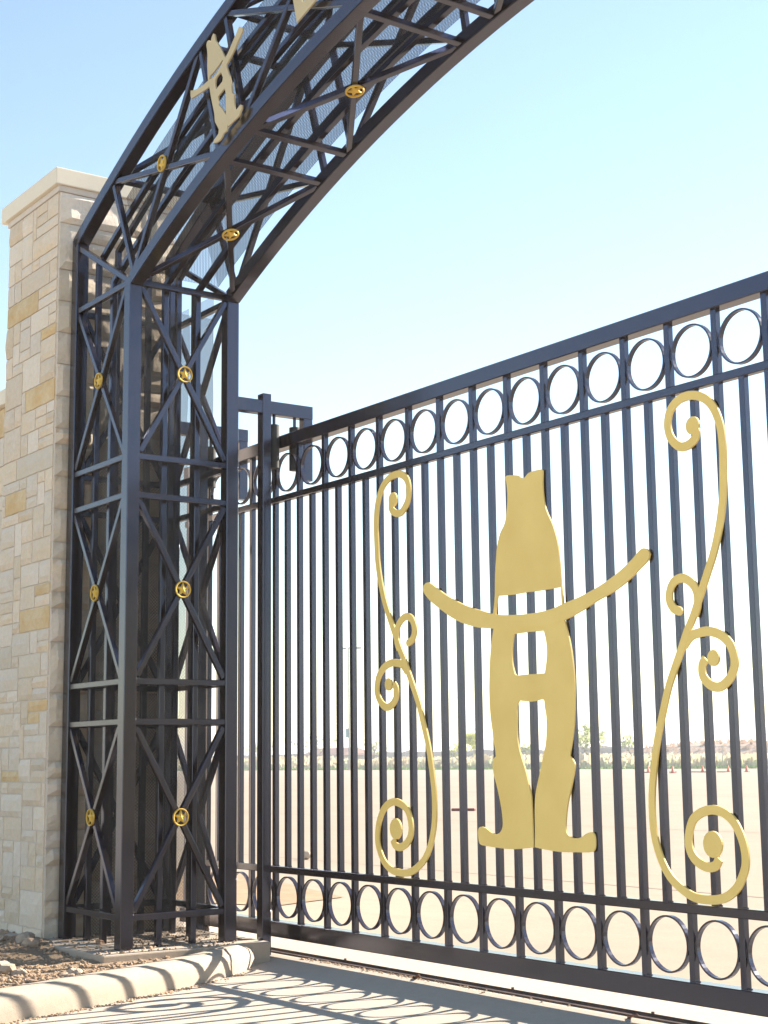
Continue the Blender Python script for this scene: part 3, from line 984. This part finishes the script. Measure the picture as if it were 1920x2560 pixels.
plate('boots_and_legs', [[-7.964,2.345],[-7.774,2.33],[-7.589,2.327],[-7.431,2.331],[-7.27,2.343],[-7.243,2.269],[-7.217,2.179],[-7.201,2.091],[-7.192,2.003],[-7.189,1.909],[-7.195,1.79],[-7.204,1.697],[-7.223,1.604],[-7.253,1.492],[-7.229,1.472],[-7.208,1.439],[-7.218,1.393],[-7.252,1.288],[-7.286,1.196],[-7.306,1.097],[-7.308,1.038],[-7.285,1.009],[-7.236,0.993],[-7.177,0.999],[-7.127,1.023],[-7.088,1.034],[-7.06,1.029],[-7.049,1.0],[-7.051,0.949],[-7.065,0.923],[-7.113,0.913],[-7.211,0.91],[-7.329,0.906],[-7.46,0.911],[-7.604,0.925],[-7.6,1.023],[-7.597,1.157],[-7.585,1.258],[-7.544,1.373],[-7.503,1.488],[-7.473,1.575],[-7.462,1.663],[-7.461,1.731],[-7.474,1.799],[-7.478,1.837],[-7.498,1.847],[-7.556,1.84],[-7.62,1.837],[-7.722,1.848],[-7.745,1.816],[-7.748,1.739],[-7.752,1.635],[-7.743,1.566],[-7.719,1.497],[-7.68,1.407],[-7.647,1.305],[-7.628,1.244],[-7.624,1.157],[-7.622,1.056],[-7.62,0.923],[-7.699,0.915],[-7.828,0.905],[-7.971,0.908],[-8.128,0.918],[-8.162,0.929],[-8.174,0.964],[-8.176,1.006],[-8.164,1.031],[-8.135,1.038],[-8.09,1.029],[-8.034,1.003],[-7.984,0.996],[-7.945,1.009],[-7.919,1.048],[-7.921,1.117],[-7.938,1.199],[-7.963,1.282],[-7.999,1.38],[-8.01,1.436],[-7.995,1.478],[-7.972,1.496],[-7.981,1.549],[-7.996,1.605],[-8.0,1.648],[-8.015,1.726],[-8.026,1.833],[-8.027,1.933],[-8.021,2.033],[-8.012,2.125],[-7.998,2.211],[-7.977,2.296]], [[[-7.76,2.28],[-7.645,2.282],[-7.538,2.281],[-7.464,2.28],[-7.446,2.222],[-7.438,2.153],[-7.446,2.085],[-7.465,2.011],[-7.549,2.01],[-7.656,2.012],[-7.748,2.013],[-7.769,2.048],[-7.783,2.105],[-7.782,2.175],[-7.772,2.238]]], 6.5005, 0.0105, GOLD, gate, 4, 60)

STEM = [[-6.115,3.364],[-6.089,3.32],[-6.106,3.283],[-6.159,3.256],[-6.223,3.259],[-6.29,3.32],[-6.313,3.405],[-6.286,3.49],[-6.207,3.539],[-6.099,3.54],[-6.007,3.499],[-5.948,3.432],[-5.908,3.33],[-5.895,3.21],[-5.901,3.04],[-5.91,2.925],[-5.942,2.775],[-5.992,2.627],[-6.056,2.496],[-6.121,2.371],[-6.174,2.267],[-6.226,2.186],[-6.279,2.085],[-6.339,1.976],[-6.393,1.87],[-6.444,1.732],[-6.497,1.578],[-6.532,1.424],[-6.557,1.269],[-6.561,1.138],[-6.549,1.023],[-6.507,0.903],[-6.442,0.808],[-6.356,0.745],[-6.255,0.703],[-6.134,0.696],[-6.033,0.713],[-5.952,0.761],[-5.9,0.829],[-5.871,0.901],[-5.875,0.987],[-5.904,1.065],[-5.949,1.129],[-6.015,1.171],[-6.094,1.185],[-6.176,1.168],[-6.24,1.13],[-6.275,1.062],[-6.284,0.994],[-6.262,0.935],[-6.213,0.893],[-6.143,0.871],[-6.087,0.884],[-6.06,0.922]]
HOOK = [[-6.163,2.266],[-6.139,2.326],[-6.14,2.396],[-6.173,2.453],[-6.245,2.492],[-6.316,2.476],[-6.352,2.424],[-6.355,2.369],[-6.325,2.323],[-6.283,2.304]]
LOW = [[-6.257,2.103],[-6.201,2.153],[-6.138,2.168],[-6.065,2.172],[-5.976,2.145],[-5.909,2.087],[-5.884,2.018],[-5.887,1.959],[-5.931,1.894],[-6.003,1.857],[-6.073,1.875],[-6.121,1.926],[-6.123,1.987],[-6.095,2.02]]
BULBS = [[[-6.115,3.364],0.059],[[-6.101,0.997],0.081],[[-6.034,2.02],0.051]]
def stroke(pts, w, y0, th, taper=None):
    c = catmull(pts, False, 6, 400)
    n = len(c)
    vs_, fs = [], []
    for i, p in enumerate(c):
        d = (c[min(i + 1, n - 1)] - c[max(i - 1, 0)]).normalized()
        nl = Vector((-d.y, d.x))
        hw = w / 2 * (taper(i / (n - 1)) if taper else 1)
        a, b = p + nl * hw, p - nl * hw
        vs_ += [(a.x, y0, a.y), (b.x, y0, b.y), (b.x, y0 + th, b.y), (a.x, y0 + th, a.y)]
    for i in range(n - 1):
        for k in range(4): fs.append((i * 4 + k, i * 4 + (k + 1) % 4, i * 4 + 4 + (k + 1) % 4, i * 4 + 4 + k))
    fs += [(0, 1, 2, 3), ((n - 1) * 4 + 3, (n - 1) * 4 + 2, (n - 1) * 4 + 1, (n - 1) * 4)]
    return vs_, fs
def disc(cx, cz, rx, rz, y0, th, n=28):
    vs_ = [(cx + rx * math.cos(2 * PI * i / n), y0, cz + rz * math.sin(2 * PI * i / n)) for i in range(n)]
    vs_ += [(x, y0 + th, z) for x, y, z in vs_]
    fs = [tuple(range(n)), tuple(range(2 * n - 1, n - 1, -1))] + [(i, i + n, (i + 1) % n + n, (i + 1) % n) for i in range(n)]
    return vs_, fs
MC = -7.607
def scroll(mirror):
    f_ = (lambda p: (2 * MC - p[0], p[1])) if mirror else (lambda p: (p[0], p[1]))
    parts = [stroke([f_(p) for p in STEM], 0.056, 6.5, 0.012, lambda t: 0.86 + 0.2 * abs(t - 0.5)),
             stroke([f_(p) for p in HOOK], 0.052, 6.501, 0.0105),
             stroke([f_(p) for p in LOW], 0.054, 6.5015, 0.0095)]
    hx, hz = f_(HOOK[-1])
    parts.append(disc(hx, hz, 0.026, 0.026, 6.5005, 0.011))
    for ((bx, bz), br), yo in zip(BULBS, (6.499, 6.4988, 6.4986)):
        bx, bz = f_((bx, bz))
        parts.append(disc(bx, bz, br * (0.76 if br > 0.1 else 0.86), br * (0.98 if br > 0.1 else 0.9), yo, 0.0135))
    vs_, fs = [], []
    for v, f in parts:
        b = len(vs_); vs_ += v; fs += [tuple(i + b for i in q) for q in f]
    me = mesh('scroll', vs_, fs)
    bm = bmesh.new(); bm.from_mesh(me); bmesh.ops.recalc_face_normals(bm, faces=bm.faces); bm.to_mesh(me); bm.free()
    link('scroll', me, GOLD, gate)
scroll(False); scroll(True)
# running wheels under the bottom rail
def cyl(name, c, r, L, axis, mat, parent, n=24):
    ax = Vector(axis).normalized()
    a = ax.orthogonal().normalized(); b = ax.cross(a)
    c = Vector(c)
    vs_ = []
    for s in (-L / 2, L / 2):
        for i in range(n):
            t = 2 * PI * i / n
            vs_.append(c + ax * s + a * (r * math.cos(t)) + b * (r * math.sin(t)))
    fs = [(i, (i + 1) % n, n + (i + 1) % n, n + i) for i in range(n)] + [tuple(range(n - 1, -1, -1)), tuple(range(n, 2 * n))]
    me = mesh(name, vs_, fs)
    bm = bmesh.new(); bm.from_mesh(me); bmesh.ops.recalc_face_normals(bm, faces=bm.faces); bm.to_mesh(me); bm.free()
    return link(name, me, mat, parent)
for x in (-12.0, -3.6):
    cyl('wheel', (x, 6.547, 0.075), 0.055, 0.03, (0, 1, 0), STEEL, gate)
    bar('wheel_bracket', (x, 6.52, 0.07), (x, 6.52, 0.12), 0.07, 0.008, (0, 1, 0), gate, METAL, 0.002)

# ground track
trk = thing('gate_track', 'rusty steel guide track on the concrete below the gate', 'track', (-7.6, 6.53, 0.0))
bevel_box('base_plate', -14.0, -1.0, 6.492, 6.602, 0.0035, 0.010, STEEL, trk, 0)
tv = [(-14, 6.532, 0.0095), (-14, 6.547, 0.026), (-14, 6.562, 0.0095), (-1, 6.532, 0.0095), (-1, 6.547, 0.026), (-1, 6.562, 0.0095)]
link('angle_rail', mesh('angle_rail', tv, [(0, 1, 4, 3), (1, 2, 5, 4), (0, 2, 1), (3, 4, 5)]), STEEL, trk)
for x in (-9.94, -8.0, -6.73):
    cyl('anchor_bolt', (x, 6.615 if x != -8.0 else 6.62, 0.012), 0.010, 0.02, (0, 0, 1), STEEL, trk, 8)
# leaf litter caught on the track
for i, (x, y, lab) in enumerate(((-8.83, 6.46, 'curled dark red leaf caught on the gate track near the middle of the drive'),
                                 (-6.72, 6.44, 'dark clump of dry leaf by the track at the right edge'))):
    v, f = rock_data(0.02, 60 + i, 2, 0.35)
    v = [(p[0] * 1.8, p[1], p[2] + 0.012 * math.sin(p[0] * 90)) for p in v]
    o = link('dry_leaf', mesh('dry_leaf', v, f), LEAFDRY, None, Matrix.Translation((x, y, 0.016)))
    tag(o, lab, 'leaf', 'dry leaves by the track')

# guide posts with roller arms
def guide(dx, lab):
    g = thing('guide_post', lab, 'guide post', (-10.69 + dx, 6.355, 0), 'gate guide posts')
    bar('post', (-10.6875 + dx, 6.355, 0.0), (-10.6875 + dx, 6.355, 4.455), 0.092, 0.08, (0, -1, 0), g, ch=0.005)
    z0, z1 = 4.29, 4.40
    bar('arm', (-10.69 + dx, YB + 0.001, (z0 + z1) / 2), (-10.69 + dx, 6.314, (z0 + z1) / 2), 0.08, z1 - z0, (0, 0, 1), g)
    bar('arm', (-10.69 + dx, 6.396, (z0 + z1) / 2), (-10.69 + dx, 6.80, (z0 + z1) / 2), 0.079, z1 - z0, (0, 0, 1), g)
    bar('arm_leg', (-10.69 + dx, 6.757, 4.289), (-10.69 + dx, 6.757, 3.77), 0.0785, 0.086, (0, 1, 0), g)
    for y in (6.447, 6.645):
        cyl('roller', (-10.69 + dx, y, 4.03), 0.044, 0.36, (0, 0, 1), RUBBER, g)
        cyl('roller_pin', (-10.69 + dx, y, 4.25), 0.013, 0.085, (0, 0, 1), METAL, g, 10)
    return g
guide(0.0, 'black guide post with roller arm hooked over the gate just right of the column')
guide(-1.07, 'second guide arm hooked over the gate behind the column, half hidden')

# ------------------------------------------------------------------ lot and distance
sheet('grass_strip', [(-900, 164.9), (500, 164.9), (500, 170), (-900, 170)], 0.02, GRASS, 'strip of green grass along the far lot edge')
sheet('dirt_patch', [(-40, 7.9), (-15.6, 7.9), (-14.2, 8.6), (-14.6, 9.7), (-18, 10.6), (-40, 11)], 0.003, GRAVELBED, 'bare tan soil patch behind the column')

def tufts(name, label, mat, n, xr, yr, hr, w, seed, lean=0.35, dens=None):
    R_ = random.Random(seed)
    vs_, fs = [], []
    while len(fs) < n:
        x, y = R_.uniform(*xr), R_.uniform(*yr)
        if dens and R_.random() > 0.5 + 0.9 * noise.noise(Vector((x * dens, y * dens, seed))): continue
        h = R_.uniform(*hr) * (0.75 + 0.6 * noise.noise(Vector((x * 0.06, 0, seed))))
        a = R_.uniform(0, PI)
        ww = w * R_.uniform(0.5, 1.4)
        dx, dy = math.cos(a) * ww / 2, math.sin(a) * ww / 2
        lx, ly = R_.uniform(-lean, lean) * h, R_.uniform(-lean, lean) * h
        b = len(vs_)
        vs_ += [(x - dx, y - dy, -0.02), (x + dx, y + dy, -0.02), (x + dx * .5 + lx, y + dy * .5 + ly, h), (x - dx * .6 + lx, y - dy * .6 + ly, h * 0.9)]
        fs.append((b, b + 1, b + 2, b + 3))
    return tag(link(name, mesh(name, vs_, fs), mat), label, None, None, 'stuff')
tufts('grass', 'short green grass blades on the far verge', GRASS, 6000, (-330, -110), (165, 170), (0.12, 0.5), 0.5, 1)
tufts('dry_weeds', 'tall dry weeds massed behind the chain link fence', WEED, 24000, (-400, -115), (171, 192), (1.2, 3.1), 0.9, 2)
tufts('green_weeds', 'greenish weeds mixed into the dry growth behind the fence', WEEDG, 5000, (-380, -115), (170, 180), (0.7, 2.0), 0.7, 3, 0.35, 0.05)

def mound():
    vs_, fs = [], []
    nx, ny = 70, 12
    for j in range(ny + 1):
        for i in range(nx + 1):
            x = -262 + 190 * i / nx; y = 192 + 60 * j / ny
            e = min(1, max(0, (x + 232) / 26)) 
            e = e * e * (3 - 2 * e)
            s = math.sin(PI * min(1, j / ny * 1.0)) ** 0.6
            z = (4.4 + 0.5 * noise.noise(Vector((x * 0.05, y * 0.05, 1))) + 0.3 * noise.noise(Vector((x * 0.3, y * 0.3, 4)))) * e * s - 0.05
            vs_.append((x, y, z))
    for j in range(ny):
        for i in range(nx):
            k = j * (nx + 1) + i
            fs.append((k, k + 1, k + nx + 2, k + nx + 1))
    tag(link('earth_mound', mesh('earth_mound', vs_, fs, True), BRUSH), 'low reddish earth mound behind the fence on the right', None, None, 'structure')
    R_ = random.Random(9)
    v2, f2 = [], []
    for _ in range(3500):
        k = R_.randrange(len(vs_)); x, y, z = vs_[k]
        if z < 1.0: continue
        x += R_.uniform(-1.5, 1.5); y += R_.uniform(-2, 2)
        h = R_.uniform(0.2, 0.7); w = R_.uniform(0.2, 0.6); b = len(v2)
        v2 += [(x - w, y, z - 0.2), (x + w, y, z - 0.2), (x + w * .3, y, z + h), (x - w * .4, y, z + h * .8)]
        f2.append((b, b + 1, b + 2, b + 3))
    tag(link('brush', mesh('brush', v2, f2), mat_leaf('red_brown_brush', (0.14, 0.088, 0.06), (0.19, 0.13, 0.09))), 'reddish brush growing over the earth mound', None, None, 'stuff')
mound()

def far_ridge():
    vs_, fs = [], []
    n = 260
    for i in range(n + 1):
        x = -620 + 520 * i / n
        h = 4.2 + 1.3 * noise.noise(Vector((x * 0.03, 1, 2))) + 0.9 * noise.noise(Vector((x * 0.15, 4, 2))) + 0.5 * noise.noise(Vector((x * 0.6, 4, 9)))
        for (y, z) in ((255, -0.05), (258, h * 0.6), (264, h), (275, h * 0.7), (285, -0.05)):
            vs_.append((x, y + 2 * noise.noise(Vector((x * .2, y, 0))), z))
    for i in range(n):
        for j in range(4):
            k = i * 5 + j
            fs.append((k, k + 5, k + 6, k + 1))
    tag(link('tree_line', mesh('tree_line', vs_, fs, True), mat_leaf('far_wood', (0.10, 0.085, 0.08), (0.14, 0.12, 0.105))), 'low hazy wood along the far horizon', None, None, 'stuff')
far_ridge()

# chain link fence
fence = thing('chain_link_fence', 'long chain link fence with pipe posts along the far lot edge', 'fence', (-220, 168, 0))
FX0, FX1 = -330, -110
for x in range(FX0, FX1 + 1, 7):
    cyl('post', (x, 168, 1.55), 0.055, 3.15, (0, 0, 1), GALV, fence, 8)
for z in (3.1,):
    bar('top_rail', (FX0, 168, z), (FX1, 168, z), 0.075, 0.075, (0, -1, 0), fence, GALV, 0.01)
for x in range(FX0, FX1 - 6, 7):
    link('chain_link_panel', mesh('chain_link_panel', [(x, 167.93, 0.05), (x + 7, 167.93, 0.05), (x + 7, 167.93, 3.06), (x, 167.93, 3.06)], [(0, 1, 2, 3)]), CHAIN, fence)

# light poles
def light_pole():
    t = thing('light_pole', 'tall grey lot light pole with twin heads on a concrete base', 'light pole', (-246.5, 165.3, 0))
    x, y = -246.5, 165.3
    cyl('concrete_base', (x, y, 0.95), 0.42, 1.9, (0, 0, 1), KERBC, t, 20)
    n, vs_, fs = 12, [], []
    for z, r in ((1.9, 0.17), (23.2, 0.10)):
        for i in range(n): vs_.append((x + r * math.cos(2 * PI * i / n), y + r * math.sin(2 * PI * i / n), z))
    fs = [(i, (i + 1) % n, n + (i + 1) % n, n + i) for i in range(n)] + [tuple(range(n, 2 * n))]
    link('pole', mesh('pole', vs_, fs), POLEM, t)
    bar('cross_arm', (x - 1.9, y, 23.15), (x + 2.9, y, 22.95), 0.12, 0.12, (0, 0, 1), t, POLEM, 0.02)
    for dx, z in ((-2.1, 23.1), (3.1, 22.85)):
        bevel_box('lamp_head', x + dx - 0.75, x + dx + 0.75, y - 0.4, y + 0.4, z - 0.18, z + 0.18, POLEM, t, 0.08, 2)
    bevel_box('panel', x - 0.95, x - 0.12, y - 0.2, y + 0.2, 6.1, 7.8, TEAL, t, 0.03, 1)
    bevel_box('panel_frame', x - 1.0, x - 0.1, y - 0.05, y + 0.05, 6.85, 7.0, POLEM, t, 0.01, 1)
light_pole()
def thin_pole(x, y, h, lab):
    t = thing('utility_pole', lab, 'pole', (x, y, 0), 'thin poles beyond the lot')
    cyl('pole', (x, y, h / 2), 0.10, h, (0, 0, 1), POLEM, t, 10)
    bevel_box('lamp_head', x - 0.35, x + 0.25, y - 0.15, y + 0.15, h, h + 0.18, POLEM, t, 0.05, 1)
thin_pole(-178, 169.5, 8.0, 'thin grey pole behind the fence to the right of the gold boots')
thin_pole(-206.5, 169.5, 4.2, 'short thin pole seen between the gold boots')

# trees
def tree(x, y, h, wd, mat, nleaf, lab, bare=False, seed=0):
    R_ = random.Random(seed)
    t = thing('bare_tree' if bare else 'small_tree', lab, 'tree', (x, y, 0), 'trees beyond the lot')
    vs_, fs = [], []
    def limb(p, q, r0, r1, n=5):
        d = (q - p).normalized(); a = d.orthogonal().normalized(); b_ = d.cross(a); b = len(vs_)
        for P, r in ((p, r0), (q, r1)):
            for i in range(n): vs_.append(P + a * (r * math.cos(2 * PI * i / n)) + b_ * (r * math.sin(2 * PI * i / n)))
        for i in range(n): fs.append((b + i, b + (i + 1) % n, b + n + (i + 1) % n, b + n + i))
    tips = []
    def grow(p, d, L, r, lev):
        q = p + d * L
        limb(p, q, r, r * 0.65)
        if lev == 0: tips.append(q); return
        for _ in range(R_.choice((2, 3))):
            nd = (d + Vector((R_.uniform(-1, 1), R_.uniform(-1, 1), R_.uniform(-0.2, 0.7))) * 0.75).normalized()
            grow(q, nd, L * R_.uniform(0.6, 0.85), r * 0.6, lev - 1)
        tips.append(q)
    for _ in range(R_.choice((2, 3))):
        grow(Vector((x + R_.uniform(-.3, .3), y, -0.05)), Vector((R_.uniform(-.3, .3), R_.uniform(-.2, .2), 1)).normalized(), h * 0.27, 0.13, 4 if bare else 3)
    k = h / max(q.z for q in tips)
    vs_ = [Vector((x + (v.x - x) * k * wd, y + (v.y - y) * k * wd, v.z * k)) for v in vs_]
    link('trunk', mesh('trunk', vs_, fs), TWIG if bare else BARK, t)
    lv, lf = [], []
    for _ in range(int(nleaf * 1.8)):
        q = R_.choice(tips)
        c = Vector((x + (q.x - x) * k * wd, y + (q.y - y) * k * wd, q.z * k)) + Vector((R_.gauss(0, .35), R_.gauss(0, .35), R_.gauss(0, .3)))
        s = R_.uniform(0.13, 0.30)
        a, b = Vector((R_.gauss(0, 1), R_.gauss(0, 1), R_.gauss(0, 1))).normalized() * s, Vector((R_.gauss(0, 1), R_.gauss(0, 1), R_.gauss(0, 1))).normalized() * s
        n0 = len(lv)
        lv += [c - a, c + b, c + a, c - b]
        lf.append((n0, n0 + 1, n0 + 2, n0 + 3))
    if lf: link('crown', mesh('crown', lv, lf), mat, t)
tree(-274.9, 176, 7.6, 1.5, LEAFG, 60, 'bare pale tree left of the light pole', True, 1)
tree(-255.5, 178, 6.0, 1.3, LEAFG, 80, 'bare twiggy tree just right of the light pole', True, 2)
tree(-221.3, 176, 6.2, 0.9, LEAFY, 420, 'yellow green tree left of the gold boots', False, 3)
tree(-227.0, 177, 4.4, 1.2, LEAFY, 250, 'low yellowish bush tree next to the yellow green tree', False, 4)
tree(-191.5, 176, 6.8, 0.9, LEAFG, 420, 'grey green tree right of the gold boots', False, 5)
tree(-183.0, 178, 5.0, 0.8, LEAFG, 120, 'sparse small tree between the grey green tree and the mound', True, 6)
tree(-167.5, 200, 6.4, 1.0, LEAFY, 320, 'left leafy tree on top of the mound behind the cones', False, 7)
tree(-158.5, 196, 7.6, 0.9, LEAFY, 420, 'tall leafy tree on the mound by the right scroll spiral', False, 8)
tree(-161.5, 198, 6.0, 1.0, LEAFG, 150, 'thin pale tree beside the tall leafy one on the mound', True, 9)
tree(-153.5, 198, 6.0, 1.0, LEAFG, 160, 'pale tree at the right end of the mound', True, 10)
tree(-300.0, 178, 6.0, 1.3, LEAFG, 120, 'pale bush tree at the far left beside the guide post', True, 12)
tree(-208.8, 177, 4.2, 1.0, LEAFG, 140, 'faint small tree seen through the gap between the boots', True, 13)

# farm house
def house():
    t = thing('far_house', 'low beige house with a reddish roof among the bare trees', 'house', (-322, 212, 0))
    bevel_box('wall', -331, -313, 208, 217, 0, 3.2, WALLP, t, 0)
    v = [(-331.8, 207.2, 3.2), (-312.2, 207.2, 3.2), (-312.2, 217.8, 3.2), (-331.8, 217.8, 3.2), (-330, 212.5, 5.0), (-314, 212.5, 5.0)]
    link('roof', mesh('roof', v, [(0, 1, 5, 4), (1, 2, 5), (2, 3, 4, 5), (3, 0, 4), (3, 2, 1, 0)]), ROOF, t)
    for x in (-328.5, -324.0, -318.5):
        f = bevel_box('window', x, x + 1.6, 207.93, 208.05, 1.1, 2.4, WALLP, t, 0)
        bevel_box('pane', x + .12, x + 1.48, 207.89, 207.95, 1.22, 2.28, GLASS, f, 0)
    bevel_box('door', -321.6, -320.6, 207.94, 208.05, 0, 2.2, ROOF, t, 0)
house()

# cones and boards
def cone_meshes():
    n, vs_, fs = 14, [], []
    for z, r in ((0.03, 0.19), (0.70, 0.04), (0.72, 0.0)):
        for i in range(n): vs_.append((r * math.cos(2 * PI * i / n), r * math.sin(2 * PI * i / n), z))
    for k in range(2):
        for i in range(n): fs.append((k * n + i, k * n + (i + 1) % n, (k + 1) * n + (i + 1) % n, (k + 1) * n + i))
    me = mesh('cone_body', vs_, fs, True); me.materials.append(ORANGE)
    v, f = box_data(-0.24, 0.24, -0.24, 0.24, 0, 0.04)
    b = mesh('base', v, f); b.materials.append(RUBBER)
    return me, b
CB, CF = cone_meshes()
for (x, y, lab) in ((-120.13, 118.73, 'leftmost orange cone, half behind the scroll stem'), (-113.17, 115.28, 'orange cone standing alone just right of the scroll stem'),
                    (-115.0, 121.55, 'orange cone standing between two dark boards'), (-114.33, 124.69, 'orange cone right of the second dark board'),
                    (-111.57, 124.43, 'rightmost orange cone of the row')):
    t = thing('traffic_cone', lab, 'traffic cone', (x, y, 0), 'orange cones on the lot')
    mt = Matrix.Translation((x, y, 0))
    link('cone_body', CB, None, t, mt); link('base', CF, None, t, mt)
for (x0, y0, x1, y1, lab) in ((-120.9, 118.4, -120.2, 118.9, 'dark board lying at the foot of the leftmost cone'),
                              (-116.5, 121.2, -114.3, 121.6, 'long dark board lying left of the middle cone'),
                              (-112.7, 121.3, -111.6, 121.4, 'dark board lying between the right pair of cones'),
                              (-118.4, 120.2, -117.6, 120.3, 'short thin board lying left of the long dark board')):
    o = bar('barrier_board', (x0, y0, 0.06), (x1, y1, 0.06), 0.3, 0.10, (0, 0, 1), None, DARKRED)
    tag(o, lab, 'board', 'boards lying by the cones')
o = bevel_box('parking_stop', -0.36, 0.36, -0.09, 0.09, 0, 0.075, DARKRED, None, 0.02, 2)
o.matrix_basis = Matrix.Translation((-37.04, 28.92, 0)) @ Matrix.Rotation(0.62, 4, 'Z')
tag(o, 'low dark red parking stop on the lot left of the gold boots', 'parking stop')
v, f = rock_data(0.075, 77, 2, 0.9)
tag(link('concrete_chunk', mesh('concrete_chunk', v, f), KERBC, None, Matrix.Translation((-20.66, 13.05, 0.06))), 'broken concrete chunk on the lot behind the left gate bars', 'concrete chunk')
# bird
v, f = rock_data(0.07, 5, 2, 0.5)
bt = thing('bird', 'small dark bird in flight near the right scroll', 'bird', (-38.3, 48.0, 5.15))
P = Vector((-38.3, 48.0, 5.15))
link('body', mesh('body', [(p[0] * 1.8 + P.x, p[1] + P.y, p[2] + P.z) for p in v], f, True), BIRDM, bt)
for s in (-1, 1):
    w = [(-0.06, 0.02 * s, 0), (0.06, 0.02 * s, 0), (0.03, 0.16 * s, 0.09), (-0.05, 0.17 * s, 0.10), (-0.06, 0.02 * s, 0.012), (0.06, 0.02 * s, 0.012)]
    link('wing', mesh('wing', [(a + P.x, b + P.y, c + P.z) for a, b, c in w], [(0, 1, 2, 3), (4, 3, 2, 5), (0, 3, 4), (1, 5, 2)]), BIRDM, bt)

# ------------------------------------------------------------------ air
def haze():
    v, f = box_data(-3700, 3700, -1600, 3700, -1.2, 25.5)
    m = bpy.data.materials.new('pale_air')
    m.use_nodes = True
    nt = m.node_tree
    nt.nodes.remove(nt.nodes['Principled BSDF'])
    pv = nt.nodes.new('ShaderNodeVolumePrincipled')
    pv.inputs['Color'].default_value = (0.93, 0.95, 1.0, 1)
    pv.inputs['Density'].default_value = 0.0006
    pv.inputs['Anisotropy'].default_value = 0.2
    nt.links.new(pv.outputs[0], nt.nodes['Material Output'].inputs['Volume'])
    tag(link('haze', mesh('haze', v, f), m), 'thin pale air that softens the far edge of the lot', None, None, 'stuff')
haze()
